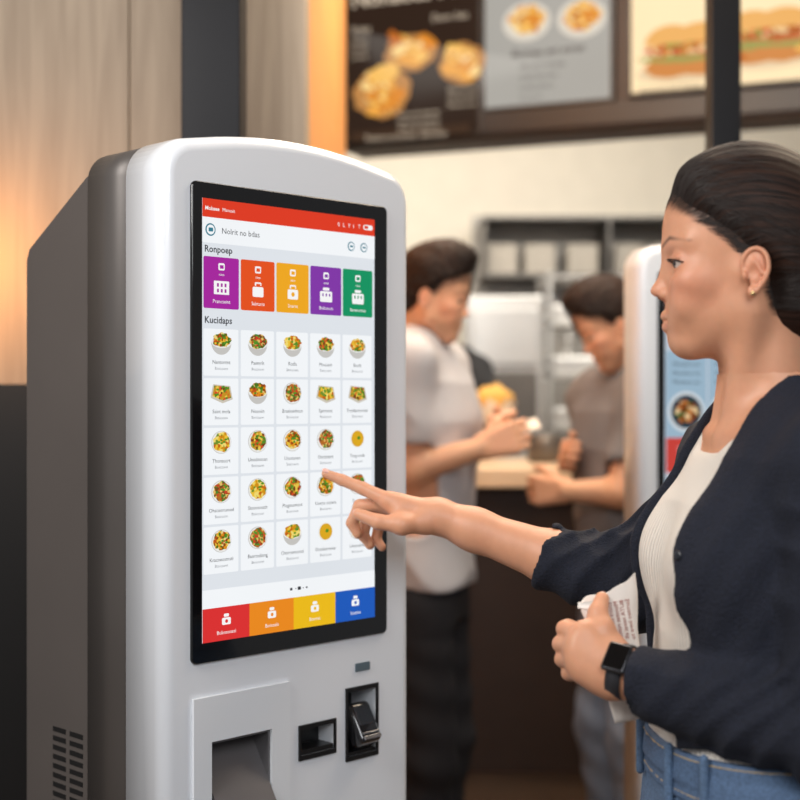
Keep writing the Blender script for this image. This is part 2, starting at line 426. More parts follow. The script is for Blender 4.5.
def hair(fr, parent, line, h, g=.010, bun=False, top=0.0):
    lo, hi = bounds([fr.pt(.09,.1,.16), fr.pt(-.20,-.1,.16), fr.pt(.09,-.1,-.13), fr.pt(-.20,.1,-.13), fr.pt(.09,.1,-.13), fr.pt(-.20,-.1,-.13)], .0)
    F = Field(lo, hi, h)
    F.add(fell(fr, (-.034,0,.040), (.090+g,.072+g*.8,.084+g)), .01)
    if bun:
        F.add(fell(fr, (-.072,0,-.005), (.055,.070,.075)), .03)
        F.add(fell(fr, (-.062,0,-.055), (.040,.052,.052)), .03)
        F.add(fell(fr, (-.150,0,-.01), (.042,.048,.050)), .02)
    else:
        F.add(fell(fr, (-.066,0,-.010), (.048,.064,.060)), .03)
        F.add(fell(fr, (-.004,0,.100), (.060,.054,.030+top)), .03)
    zs = np.array([q[0] for q in line]); xs = np.array([q[1] for q in line])
    def xyz(X, Y, Z):
        x = ((X-fr.o[0])*fr.f[0]+(Y-fr.o[1])*fr.f[1]+(Z-fr.o[2])*fr.f[2])/fr.k
        z = ((X-fr.o[0])*fr.u[0]+(Y-fr.o[1])*fr.u[1]+(Z-fr.o[2])*fr.u[2])/fr.k
        y = ((X-fr.o[0])*fr.l[0]+(Y-fr.o[1])*fr.l[1]+(Z-fr.o[2])*fr.l[2])/fr.k
        return x, y, z
    def taper(X, Y, Z):
        x, y, z = xyz(X, Y, Z)
        q = np.interp(z.ravel(), zs, xs).reshape(z.shape)-x
        return ((g+.0045)*(1-sm01(q, -.006, .040 if bun else .022))+np.maximum(-q-.010, 0)*.5)*fr.k
    F.ripple(taper)
    def rip(X, Y, Z):
        x, y, z = xyz(X, Y, Z)
        ph = np.arctan2(y, z+.03)
        if bun: return .00022*np.sin(ph*38+2.5*np.sin(x*26))+.00018*np.sin(ph*83+x*20)
        return .0018*np.sin(x*120+5*np.sin(y*50)+3*np.sin(z*60))*np.sin(y*140+z*90+4*np.sin(x*50))
    F.ripple(rip)
    def at(V):
        L = fr.loc(V); ph = np.arctan2(L[:,1], L[:,2]+.03)
        return np.stack([ph*60+np.sin(L[:,0]*30)*1.5, L[:,0]*9, np.linalg.norm(L[:,1:],axis=1)*8], 1) if bun else L*140
    return npmesh('hair', [F.mesh()], hairmat(), parent, attrs=at)
def strands(fr, parent, line, objs, n, rad, seed=5, lift=.0012, spread=.012):
    random.seed(seed); zs = [q[0] for q in line]; xs = [q[1] for q in line]; bm = bmesh.new(); off0 = Vector(parent.location)
    def cast(x, ph):
        o = Vector(fr.pt(x, .25*math.sin(ph), -.03+.25*math.cos(ph)))-off0; t = Vector(fr.pt(x, 0, -.03))-off0; d = (t-o).normalized(); best = None
        for ob in objs:
            h, p, nn, _ = ob.ray_cast(o, d)
            if h and (best is None or (p-o).length < (best[0]-o).length): best = (p.copy(), nn.copy())
        return best
    for i in range(n):
        ph = random.choice((-1,1))*random.uniform(0,2.05); x = .02; hairline = i % 3 != 0
        for _ in range(5):
            b = cast(x, ph)
            if b is None: break
            L = fr.loc(np.array(b[0]+off0)[None])[0]; x = .5*x+.5*float(np.interp(L[2], zs, xs))
        if b is None: continue
        if not hairline: x -= random.uniform(.01,.07)
        x += random.uniform(-.006,.004); stp = random.uniform(.0028,.0042); dph = random.uniform(-spread,spread)+.010*math.copysign(1,ph)*(1 if abs(ph) < 1.5 else -1); nst = random.randint(7,13); pts = []; lf = random.uniform(.3,1)*lift
        for j in range(nst):
            b = cast(x-stp*j, ph+dph*j)
            if b is None: break
            L = fr.loc(np.array(b[0]+off0)[None])[0]
            if -.062 < L[0]-EX < -.022 and abs(L[1]) > .0715 and L[2] < .012: break
            pts.append((b[0]+b[1]*(.0002+lf*math.sin(math.pi*min(1,j/(nst-1)))), b[1]))
        if len(pts) < 4: continue
        prev = None; m_ = len(pts)
        for j, (p, nn) in enumerate(pts):
            t = (pts[min(j+1,m_-1)][0]-pts[max(j-1,0)][0]).normalized(); s_ = t.cross(nn).normalized(); r_ = rad*math.sin(math.pi*(j+.35)/(m_+.3))
            ring = [bm.verts.new(p+s_*r_), bm.verts.new(p+nn*r_), bm.verts.new(p-s_*r_)]
            if prev:
                for q in range(2): bm.faces.new((prev[q],prev[q+1],ring[q+1],ring[q]))
            prev = ring
    st = bmobj('hair_strand', bm, mat('strand',(34,23,18),.6), parent, True); st["kind"] = "stuff"; return st

# ------------------------------------------------------------------ hands
def chain(F, pts, rs, k=.003):
    for i in range(len(pts)-1): F.add(cap(pts[i], pts[i+1], rs[i], rs[i+1]), k)
def generic_hand(F, w, d, s, n, curl=(20,35,25), sc=1.0):
    d = np.array(d, float); d /= np.linalg.norm(d); s = np.array(s, float); s -= d*(s@d); s /= np.linalg.norm(s)
    n0 = np.array(n, float); n = np.cross(d, s); n = n if n@n0 > 0 else -n
    w = np.array(w); 
    for off, L, r in ((.030,(.040,.026,.020),.0088),(.010,(.044,.029,.021),.0090),(-.010,(.041,.027,.020),.0086),(-.029,(.032,.021,.018),.0078)):
        m = w+d*.086*sc+s*off*sc
        F.add(cap(w+d*.01+s*off*.6*sc, m, .015*sc, .0125*sc), .012)
        p = m; a = 0; pts = [m]; 
        for i in range(3):
            a += math.radians(curl[i]); p = p+(d*math.cos(a)+n*math.sin(a))*L[i]*sc; pts.append(p)
        chain(F, pts, [r*sc, r*.95*sc, r*.85*sc, r*.72*sc])
    t0 = w+d*.022*sc+s*.020*sc; t1 = w+d*.055*sc+s*.046*sc+n*.008; t2 = t1+(d*.8+s*.35+n*.35)*.032*sc; t3 = t2+(d*.9+s*.05+n*.5)*.026*sc
    chain(F, [t0,t1,t2,t3], [.014*sc,.0115*sc,.010*sc,.0085*sc], .006)

# ================================================================== ROOM
wood = bpy.data.materials.new('pale_wood'); wood.use_nodes = True
nt = wood.node_tree; b = nt.nodes['Principled BSDF']
tc = nt.nodes.new('ShaderNodeTexCoord'); mp = nt.nodes.new('ShaderNodeMapping'); mp.inputs['Scale'].default_value = (14,14,0.9)
nt.links.new(tc.outputs['Object'], mp.inputs['Vector'])
nz = nt.nodes.new('ShaderNodeTexNoise'); nz.inputs['Scale'].default_value = 3; nz.inputs['Detail'].default_value = 8; nz.inputs['Distortion'].default_value = .6
nt.links.new(mp.outputs['Vector'], nz.inputs['Vector'])
r = nt.nodes.new('ShaderNodeValToRGB'); e = r.color_ramp.elements
e[0].position = .3; e[0].color = (*lin((162,143,122)),1); e[1].position = .7; e[1].color = (*lin((184,165,143)),1)
nt.links.new(nz.outputs['Fac'], r.inputs['Fac']); nt.links.new(r.outputs['Color'], b.inputs['Base Color']); b.inputs['Roughness'].default_value = .55

blk = mat('black_steel', (22,22,25), .35, .6)
struct(box('floor', (-3.2,-1.5,-.1), (4.2,8.2,0), mat('floor_tile', (112,98,86), .4, var=.12, vscale=3)))
struct(box('ceiling', (-3.2,-1.5,3.3), (4.2,8.2,3.4), mat('ceiling_paint', (120,106,92), .8)))
struct(box('wall_back', (-3.2,8.0,0), (4.2,8.2,3.3), mat('cream_wall', (212,204,188), .6, var=.03)))
bm = bmesh.new()
for i in range(8):
    x1 = -.18-i*.335; box_bm(bm, (x1-.333, 2.6, 0), (x1, 2.72, 3.3), .002)
struct(bmobj('wall_left', bm, wood))
struct(box('wall_side', (-.30,2.722,0), (-.18,4.55,3.3), mat('amber_lit_wall', (226,156,86), .6, var=.05)))  # orange of the warm lamp glow is put into the wall colour
struct(box('trim_1', (-2.8,2.585,0), (-.66,2.599,1.41), mat('black_panel', (14,13,14), .5)))
struct(box('trim_2', (-.390,2.44,0), (-.285,2.545,3.3), blk, bev=.002))
col = box('steel_column', (.0,0,0), (.064,.07,3.3), blk, bev=.002)
col.location = (.688,3.02,0); tag(col, "slim black square steel column running floor to ceiling", "column")

# ================================================================== KIOSK
K0 = np.array([-.2605,1.70])
white = mat('white_shell', (236,240,246), .26, var=.008, vscale=3, coat=.35)
darkgrey = mat('housing_grey', (98,93,90), .42, .3, var=.05, vscale=5)
darkgrey2 = mat('housing_grey_rear', (100,93,89), .48, .25, var=.06, vscale=4)
black = mat('black_glass', (9,9,11), .12, coat=.5)
blackp = mat('black_plastic', (18,18,20), .3)
def arc(cx, cz, r, a0, a1, n=8):
    return [(cx+r*math.cos(math.radians(a0+(a1-a0)*i/n)), cz+r*math.sin(math.radians(a0+(a1-a0)*i/n))) for i in range(n+1)]
def outline(u0, u1, ztop, r, archh, zb=0.0):
    zc = ztop-archh; pts = [(u0,zb)]
    pts += arc(u0+r, zc-r, r, 180, 98)
    for i in range(1,16):
        t = i/16; x = u0+r+(u1-u0-2*r)*t
        pts.append((x, zc+archh*(1-(2*t-1)**2)))
    pts += arc(u1-r, zc-r, r, 82, 0)
    pts.append((u1,zb)); return pts
def ui_main(mb):
    y0 = -.0045
    def ly(i): return y0-.0004*i
    W = emat('ui_white', (244,247,250), .98); BG = emat('ui_bg', (226,231,237), .96); T = emat('ui_text', (54,56,62), .9); G = emat('ui_grey', (136,140,146), .9)
    RED = emat('ui_red', (226,62,38), .95); ICO = emat('ui_icon', (250,250,250), .95)
    mb.rect(.0152,1.0765,.3132,1.6323, ly(0), BG)
    mb.rect(.0152,1.609,.3132,1.6323, ly(1), RED)
    mb.rect(.0152,1.577,.3132,1.609, ly(1), W)
    mb.text('Mobaee', .019,1.6180,.0070, ly(2), ICO, bold=True); mb.text('Manusit', .046,1.6180,.0064, ly(2), ICO)
    for i, c in enumerate('0 L Y I T'.split()): mb.text(c, .243+i*.0095,1.6170,.0080, ly(2), ICO)
    mb.rect(.291,1.6165,.309,1.6235, ly(2), ICO, .003); mb.rect(.293,1.618,.300,1.622, ly(3), RED)
    TEAL = emat('ui_teal', (60,130,150), .9)
    mb.ell(.0275,1.5935,.0080,.0080, ly(2), TEAL); mb.ell(.0275,1.5935,.0062,.0062, ly(3), W); mb.rect(.024,1.591,.031,1.596, ly(4), TEAL, .001)
    mb.text('Nolrit no bdas', .045,1.5900,.0104, ly(2), T)
    for x in (.268,.292):
        mb.ell(x,1.5915,.0065,.0065, ly(2), TEAL); mb.ell(x,1.5915,.0050,.0050, ly(3), W); mb.rect(x-.0028,1.5903,x+.0028,1.5927, ly(4), TEAL)
    mb.text('Ronpoep', .018,1.5655,.0120, ly(2), T, bold=True)
    tiles = [(168,42,160),(232,84,34),(242,170,36),(132,58,170),(24,150,100)]
    labs = ['Prancseint','Sabtacta','Snarnt','Bobsoom','Bosanotoia']
    for i, c in enumerate(tiles):
        x = .0168+i*.0590; m = emat('ui_tile_%d' % i, c, .95)
        mb.rect(x,1.4950,x+.0560,1.5600, ly(1), m, .0025)
        cx = x+.028
        mb.rect(cx-.005,1.5435,cx+.005,1.5525, ly(2), ICO, .002); mb.rect(cx-.003,1.5455,cx+.003,1.5500, ly(3), m)
        mb.text('nino', cx,1.5365,.0050, ly(2), ICO, 'C')
        if i == 0:
            mb.rect(cx-.012,1.5130,cx+.012,1.5300, ly(2), ICO, .001)
            for a in (-.006,.0,.006):
                mb.rect(cx+a-.0015,1.5155,cx+a+.0015,1.5200, ly(3), m); mb.rect(cx+a-.0015,1.5225,cx+a+.0015,1.5270, ly(3), m)
        elif i in (1,2):
            mb.rect(cx-.009,1.5130,cx+.009,1.5260, ly(2), ICO, .002)
            mb.rect(cx-.0055,1.5270,cx+.0055,1.5320, ly(2), ICO, .002); mb.rect(cx-.0035,1.5260,cx+.0035,1.5300, ly(3), m)
            if i == 2: mb.ell(cx,1.5195,.003,.003, ly(3), m)
        else:
            mb.rect(cx-.011,1.5125,cx+.011,1.5270, ly(2), ICO, .002); mb.rect(cx-.006,1.5280,cx+.006,1.5320, ly(2), ICO, .002)
            for a in (-.006,.0,.006): mb.rect(cx+a-.0012,1.5200,cx+a+.0012,1.5240, ly(3), m)
        mb.text(labs[i], cx,1.5020,.0066, ly(2), ICO, 'C')
    mb.text('Kucidaps', .018,1.4765,.0120, ly(2), T, bold=True)
    foods = [foodmat('food_a', [(150,74,22),(232,150,32),(80,120,30),(240,196,60),(200,90,28),(238,220,140)],330),
             foodmat('food_b', [(206,150,40),(120,60,26),(240,206,80),(96,140,40),(224,80,40)],300),
             foodmat('food_c', [(218,150,24),(244,200,60),(120,150,50),(206,106,22),(250,226,120)],260),
             foodmat('food_d', [(120,76,34),(190,112,40),(80,140,50),(236,200,110),(210,70,40)],360)]
    bowl = emat('ui_bowl', (206,204,200), .9); rim = emat('ui_rim', (240,240,236), .95); soup = emat('ui_soup', (230,176,36), .9); trayb = emat('ui_tray', (214,206,190), .9)
    garn = emat('ui_garnish', (84,150,44), .9)
    names = [['Nantonmt','Panmrls','Rodis','Moounis','Bonlt'],['Saint mola','Noeniin','Brasinanhtun','Spicmsnt','Tranlamnorter'],
             ['Thonsucrt','Unodeonan','Unonanen','Onrantert','Ttog undn'],['Ohsceorumed','Stoonsmsth','Piognsumsnt','Uueno suunts','Sonuts'],
             ['Kracneosmsti','Banrtedinng','Onsrcomomsi','Orsnlamnoisr','Umoodnst']]
    random.seed(11)
    for r_ in range(5):
        for c_ in range(5):
            cx = .0445+c_*.0588; cz = 1.4510-r_*.0622; i = (r_*5+c_*3) % 4
            mb.rect(cx-.0275,cz-.0405,cx+.0275,cz+.0185, ly(1), W, .002)
            fm = foods[i]
            if (r_,c_) in ((1,0),(1,4),(1,3)):
                mb.poly([(cx-.017,cz-.006),(cx-.013,cz+.011),(cx+.014,cz+.009),(cx+.018,cz-.008),(cx+.002,cz-.013)], ly(2), trayb)
                mb.poly([(cx-.0145,cz-.004),(cx-.0115,cz+.0095),(cx+.012,cz+.0078),(cx+.0155,cz-.006),(cx+.002,cz-.0095)], ly(3), fm)
            elif (r_,c_) in ((4,3),(2,4)):
                mb.ell(cx,cz,.0130,.0125, ly(2), rim); mb.ell(cx,cz,.0115,.0110, ly(3), soup); mb.ell(cx+.002,cz+.001,.003,.0025, ly(4), garn)
            elif r_ in (0,) or (r_,c_) in ((1,1),(4,2)):
                mb.ell(cx,cz+.002,.0160,.0160, ly(2), bowl, a0=180, a1=360); mb.ell(cx,cz+.002,.0160,.0075, ly(3), rim)
                mb.ell(cx,cz+.0045,.0142,.0092, ly(4), fm, jit=.12)
            else:
                mb.ell(cx,cz,.0158,.0145, ly(2), bowl); mb.ell(cx,cz,.0150,.0137, ly(3), rim); mb.ell(cx,cz+.0005,.0134,.0124, ly(4), fm, jit=.1)
            if (r_,c_) not in ((4,3),(2,4)):
                for q in range(5): mb.ell(cx+random.uniform(-.008,.008),cz+random.uniform(-.003,.008),.0022,.0014, ly(5), garn, 8)
            mb.text(names[r_][c_], cx,cz-.0255,.0068, ly(2), T, 'C'); mb.text('Btoicsonn', cx,cz-.0330,.0052, ly(2), G, 'C')
    mb.rect(.0152,1.1187,.3132,1.1420, ly(1), W)
    for i, (a, b_) in enumerate(((.160,.003),(.168,.0012),(.174,.004),(.181,.0012),(.187,.002))): mb.rect(a-b_*.7,1.130-b_*.5,a+b_*.7,1.130+b_*.6, ly(2), T)
    bot = [(222,52,52),(238,140,34),(240,190,30),(34,92,190)]; bl = ['Bubnsonasi','Boinosis','Bonoss','Sostina']
    for i, c in enumerate(bot):
        x = .0152+i*.0745; m = emat('ui_bot_%d' % i, c, .95); mb.rect(x,1.0765,x+.0745,1.1187, ly(2), m)
        cx = x+.037; mb.rect(cx-.007,1.0960,cx+.007,1.1050, ly(3), ICO, .002); mb.rect(cx-.004,1.1060,cx+.004,1.1100, ly(3), ICO, .0015); mb.ell(cx,1.1005,.0024,.0024, ly(4), m, 10)
        mb.text(bl[i], cx,1.0845,.0068, ly(3), ICO, 'C')
def ui_second(mb):
    y0 = -.0045
    def ly(i): return y0-.0006*i
    W = emat('ui2_white', (206,216,228), .85); RED = emat('ui2_red', (206,70,62), .9); DK = emat('ui2_dark', (42,62,78), .8); T = emat('ui_text', (60,62,68), .9)
    fm = foodmat('food_e', [(120,60,26),(196,120,60),(60,90,40),(230,200,150)], 90); rim = emat('ui2_rim', (220,226,230), .9)
    mb.rect(.0152,1.0765,.3132,1.6323, ly(0), W)
    mb.rect(.0152,1.535,.3132,1.6323, ly(1), foodmat('hero_food', [(110,60,34),(60,40,30),(180,90,40),(150,110,60)], 40, .7))
    mb.text('Brontes Nal', .03,1.497,.020, ly(1), T, bold=True)
    for i in range(3):
        x = .0172+i*.099
        mb.rect(x,1.28,x+.095,1.485, ly(1), emat('ui2_card', (164,192,212), .85), .004)
        mb.rect(x,1.225,x+.095,1.300, ly(2), RED, .004); mb.text('Snorn', x+.047,1.268,.018, ly(3), rim, 'C'); mb.text('Pa nots', x+.047,1.243,.014, ly(3), rim, 'C')
        mb.ell(x+.047,1.355,.043,.043, ly(2), rim); mb.ell(x+.047,1.355,.036,.036, ly(3), DK); mb.ell(x+.047,1.355,.027,.025, ly(4), fm, jit=.1)
        for q in range(3): mb.text('Montors on', x+.047,1.452-q*.019,.013, ly(2), T, 'C')
        mb.rect(x,1.10,x+.095,1.212, ly(1), emat('ui2_card2', (130,184,206), .8), .004)
        mb.text('Sanot', x+.047,1.165,.018, ly(2), T, 'C')
def make_kiosk(loc, rot, label, ui, slim=False):
    K = empty('ordering_kiosk', (loc[0],loc[1],0), label, 'self-service kiosk', rotz=rot)
    U1 = .392
    ol = outline(-.0405,U1,1.7260,.048,.018,.03)
    prof = [(.0,.08)]+[(.0,.020)]+[(.018*(1-math.cos(a)),.020*(1-math.sin(a))) for a in np.linspace(.2,math.pi/2,8)]
    shell = ring_extrude('front_shell', ol, prof, white, K)
    cut = bmesh.new()
    box_bm(cut, (.0307,-.02,.80), (.1283,.070,.9506))
    box_bm(cut, (.1800,-.02,.9050), (.2396,.045,.9400))
    box_bm(cut, (.2650,-.02,.8880), (.3195,.060,.9770))
    co = bmobj('cut', cut, white, K)
    md = shell.modifiers.new('b', 'BOOLEAN'); md.object = co; md.operation = 'DIFFERENCE'
    bpy.context.view_layer.update()
    dg = bpy.context.evaluated_depsgraph_get(); me = bpy.data.meshes.new_from_object(shell.evaluated_get(dg))
    shell.modifiers.clear(); shell.data = me; bpy.data.objects.remove(co)
    if not slim:
        ring_extrude('housing', outline(-.0385,U1-.002,1.7190,.040,.014,.03), [(.0,.172),(.0,.0805)], darkgrey, K)
        bm = bmesh.new(); u0, u1 = -.0365,U1-.004
        pr = [(.1725,.03),(.1725,1.676),(.180,1.673),(.325,1.590),(.3325,1.575),(.3325,.03)]
        A = [bm.verts.new((u0,w,z)) for w,z in pr]; B = [bm.verts.new((u1,w,z)) for w,z in pr]
        bm.faces.new(A); bm.faces.new(list(reversed(B)))
        for i in range(6): bm.faces.new((A[i],A[(i+1)%6],B[(i+1)%6],B[i]))
        bmesh.ops.recalc_face_normals(bm, faces=bm.faces)
        bmesh.ops.bevel(bm, geom=list(bm.edges), offset=.003, segments=2, affect='EDGES', profile=.5)
        bmobj('rear_housing', bm, darkgrey2, K)
        bm = bmesh.new()
        for c in range(2):
            for r_ in range(16):
                w0 = .186+c*.042; z = .935-r_*.0125
                box_bm(bm, (-.0372,w0,z-.0032), (-.0362,w0+.032,z+.0032), 0)
        bmobj('vent_grille', bm, mat('vent_dark',(18,16,16),.6), K)
        box('base', (-.03,.01,0), (.362,.32,.03), blackp, K)
    else:
        ring_extrude('rear_housing', outline(-.02,.352,1.66,.040,.014,.03), [(.0,.12),(.0,.0805)], darkgrey, K)
        box('base', (-.06,-.05,0), (.392,.2,.03), blackp, K, .004)
    o2 = [(.0,1.051+.008)]+arc(.008,1.653-.008,.008,180,90,4)+arc(.339-.008,1.653-.008,.008,90,0,4)+arc(.339-.008,1.051+.008,.008,0,-90,4)+arc(.008,1.051+.008,.008,-90,-170,4)
    bez = ring_extrude('display', o2, [(.0,.004),(.0,-.0030),(.0012,-.0042)], black, K)
    mb = MB(); ui(mb); scr = mb.build('screen', bez); scr["label"] = "lit touch screen showing coloured category tiles and food bowls"
    bm = bmesh.new(); x0,x1,z0,z1 = .0028,.159,.62,1.008
    for lo, hi in (((x0,-.004,.9506),(x1,-.0002,z1)),((x0,-.004,z0),(x1,-.0002,.80)),((x0,-.004,.80),(.0307,-.0002,.9506)),((.1283,-.004,.80),(x1,-.0002,.9506))):
        box_bm(bm, lo, hi, .0)
    bmesh.ops.remove_doubles(bm, verts=bm.verts, dist=.0001)
    tray = bmobj('receipt_tray', bm, mat('tray_white',(232,236,241),.35,var=.01), K)
    bm = bmesh.new(); g = .0003
    box_bm(bm, (.0307+g,.060,.80+g), (.1283-g,.0695,.9506-g))
    box_bm(bm, (.0307+g,.0,.80+g), (.034,.060,.9506-g)); box_bm(bm, (.125,.0,.80+g), (.1283-g,.060,.9506-g))
    box_bm(bm, (.034,.0,.947), (.125,.060,.9506-g))
    box_bm(bm, (.034,.006,.84), (.125,.016,.948), R=Matrix.Rotation(math.radians(-34),3,'X'))
    box_bm(bm, (.034,.0,.80+g), (.125,.060,.812))
    bmobj('tray_chute', bm, mat('chute_grey',(112,110,112),.4,.4), tray)
    bm = bmesh.new()
    for lo, hi in (((.1765,-.003,.9400),(.2431,-.0002,.9460)),((.1765,-.003,.8990),(.2431,-.0002,.9050)),((.1765,-.003,.9050),(.1800,-.0002,.9400)),((.2396,-.003,.9050),(.2431,-.0002,.9400))): box_bm(bm, lo, hi)
    box_bm(bm, (.1803,.030,.9053), (.2393,.044,.9397)); box_bm(bm, (.1803,.0,.9053), (.2393,.030,.912))
    bmobj('ticket_slot', bm, blackp, K)
    bm = bmesh.new()
    for lo, hi in (((.2617,-.003,.9770),(.3232,-.0002,.9830)),((.2617,-.003,.8820),(.3232,-.0002,.8880)),((.2617,-.003,.8880),(.2650,-.0002,.9770)),((.3195,-.003,.8880),(.3232,-.0002,.9770))): box_bm(bm, lo, hi)
    box_bm(bm, (.2653,.050,.8883), (.3192,.059,.9767)); box_bm(bm, (.2653,.0,.8883), (.3192,.05,.893))
    rd = bmobj('card_reader', bm, blackp, K)
    R = Matrix.Rotation(math.radians(-32),3,'X')
    bm = bmesh.new(); box_bm(bm, (.2720,-.012,.898), (.3130,.018,.9580), .008, R=R, seg=4)
    bmobj('card_slot', bm, mat('reader_black',(30,30,33),.15,.2,coat=.8), rd, True)
    bm = bmesh.new(); C0 = Vector((.2925,.003,.928)); 
    for (z0_,z1_) in ((-.0265,-.0215),(-.0185,-.0165)):
        c_ = C0+R@Vector((0,-.0158,(z0_+z1_)/2)); box_bm(bm, c_-Vector((.0155,.0012,(z1_-z0_)/2)), c_+Vector((.0155,.0012,(z1_-z0_)/2)), .0005, R=R)
    bmobj('slot_lip', bm, mat('reader_chrome',(190,190,194),.2,.9), rd)
    c_ = C0+R@Vector((0,-.0156,.008)); bm = bmesh.new(); box_bm(bm, c_-Vector((.0150,.0010,.0140)), c_+Vector((.0150,.0010,.0140)), .0008, R=R)
    bmobj('reader_window', bm, mat('reader_glass',(44,48,54),.08,coat=.8), rd)
    box('status_window', (.2800,-.002,1.0030), (.3077,-.0002,1.0150), mat('status_grey',(92,108,118),.25), K, .0008)
    return K
K = make_kiosk(K0, math.radians(45), "white self-service ordering kiosk with tall lit touch screen", ui_main)
K2 = make_kiosk((.545,2.90), math.radians(15), "slim white self-service kiosk with blue-white lit screen", ui_second, slim=True)

# ================================================================== COUNTER + KITCHEN
cnt = empty('service_counter', (.8,4.5,0), "dark brown service counter with pale wooden top", 'counter')
def under(o, par):
    o.parent = par; o.matrix_parent_inverse = Matrix.Translation(-Vector(par.location)); return o
under(box('counter_body', (-.15,4.27,.22), (1.9,4.92,1.11), mat('dark_brown',(56,42,36),.5,var=.1)), cnt)
under(box('countertop', (-.17,4.2,1.11), (1.92,4.97,1.17), mat('top_wood',(240,212,178),.35,var=.08,stretch=(1,8,8)), bev=.006), cnt)
under(box('kickboard', (-.15,4.30,0), (1.9,4.90,.22), mat('kick_tan',(120,96,76),.5)), cnt)
steel = mat('stainless', (196,193,188), .28, .55, var=.08, vscale=3); steeld = mat('steel_dark', (104,100,96), .4, .5)
def kitchen_oven(x0,x1,y,ztop,label):
    f = empty('steel_oven', ((x0+x1)/2,y+.35,0), label, 'oven')
    under(box('body', (x0,y,.05), (x1,y+.7,ztop), steel, bev=.01), f)
    n = 6
    for i in range(n):
        st = (ztop-.12)/n; a = .09+st*i; d = box('door', (x0+.03,y-.025,a), (x1-.03,y-.001,a+st-.03), steeld if i%2 == 0 else steel, bev=.005); under(d, f)
        h = box('handle', (x0+.06,y-.06,a+st-.09), (x1-.06,y-.0255,a+st-.065), steeld if i%2 else steel, bev=.004); h.parent = d; h.matrix_parent_inverse = Matrix.Translation(-Vector(f.location))
    for x in (x0+.05,x1-.05):
        for yy in (y+.05,y+.65): under(box('foot', (x-.02,yy-.02,0), (x+.02,yy+.02,.05), blackp), f)
kitchen_oven(.30,.66,6.3,1.86,"tall stainless steel kitchen oven with stacked doors")
rk = empty('storage_rack', (.95,6.8,0), "open steel wire storage rack with pans", 'rack')
for x in (.72,1.30):
    for y in (6.6,7.05): under(box('post', (x-.010,y-.010,0), (x+.010,y+.010,2.0), steel), rk)
for z in (.5,.95,1.25,1.5,1.75,1.98): under(box('shelf', (.71,6.59,z-.012), (1.31,7.06,z), steel), rk)
ws = empty('wall_shelf', (.95,7.8,2.08), "stainless two-tier shelf fixed to the kitchen wall", 'shelf')
for z in (2.06,2.38): under(box('shelf_board', (.45,7.55,z), (1.85,7.96,z+.018), steeld), ws)
for x in (.46,1.15,1.83): under(box('bracket', (x,7.56,2.079), (x+.012,7.96,2.38), steeld), ws)
tray0 = None
spots = [(.87+i*.30,6.82,z+.001) for z in (1.25,1.5,1.75) for i in range(2)]
for i, sp in enumerate(spots):
    if tray0 is None:
        bm = bmesh.new(); box_bm(bm, (-.13,-.18,0), (.13,.18,.09), .01); tray0 = bmobj('food_pan', bm, steel); o = tray0
    else: o = tray0.copy(); COL.objects.link(o)
    o.location = sp; tag(o, "shallow stainless food pan on the wire rack", "pan", "food pans on the rack")
bx0 = None
for i in range(6):
    if bx0 is None:
        bm = bmesh.new(); box_bm(bm, (-.085,-.12,0), (.085,.12,.17), .008); bx0 = bmobj('storage_box', bm, mat('box_grey',(158,150,138),.5)); o = bx0
    else: o = bx0.copy(); COL.objects.link(o)
    o.location = ((.57,.78,1.02,1.28,1.50,1.71)[i],7.75,2.079); tag(o, "pale grey storage box on the kitchen wall shelf", "box", "boxes on the wall shelf")
rl = empty('utensil_rail', (.95,7.9,1.95), "steel rail with hanging ladles fixed to the kitchen wall", 'utensil rail')
under(box('rail', (.68,7.90,1.94), (1.80,7.969,1.96), steel), rl)
def lathe(name, prof, m, loc, parent=None, n=32):
    bm = bmesh.new(); rings = [[bm.verts.new((r*math.cos(2*math.pi*i/n), r*math.sin(2*math.pi*i/n), z)) for i in range(n)] for r,z in prof]
    for a, b in zip(rings[:-1], rings[1:]):
        for i in range(n): bm.faces.new((a[i],a[(i+1)%n],b[(i+1)%n],b[i]))
    bm.faces.new(rings[0]); bm.faces.new(rings[-1])
    o = bmobj(name, bm, m, parent, True); o.location = loc; return o
for i in range(6):
    o = lathe('ladle', [(.002,-.02),(.040,0),(.05,.03),(.045,.03),(.012,.02),(.008,.05),(.008,.32)], steel, (.78+i*.19,7.88,1.63), None, 16); under(o, rl)
struct(box('trim_3', (.42,7.97,.0), (1.9,7.999,2.45), mat('splash',(150,145,138),.35,.2,var=.12,vscale=4)))
tag(lathe('metal_pot', [(.05,0),(.06,.005),(.062,.09),(.058,.092),(.055,.01)], steeld, (.49,4.62,1.171)), "small dark metal pot on the counter", "pot")
tag(box('paper_tray', (.50,4.32,1.171), (.62,4.42,1.180), mat('paper_white',(232,222,208),.6), bev=.003), "white paper food tray lying on the wooden counter", "tray")
Adir = np.array([.925,-.38]); Adir /= np.linalg.norm(Adir)
ang = math.atan2(Adir[1], Adir[0])
def bd_(px, py):
    t = (px-400)/FP; s = (t*5.5+.22)/(Adir[0]-t*Adir[1]); d = 5.5+Adir[1]*s
    return s, CZ-(py-400)/FP*d
ZB = .025
bmH = bmesh.new(); box_bm(bmH, (-.03,.0305,2.39), (2.9,.25,3.3)); hb = struct(bmobj('trim_4', bmH, mat('bulkhead',(60,44,34),.6)))
hb.location = (-.22,5.5,0); hb.rotation_euler = (0,0,ang)
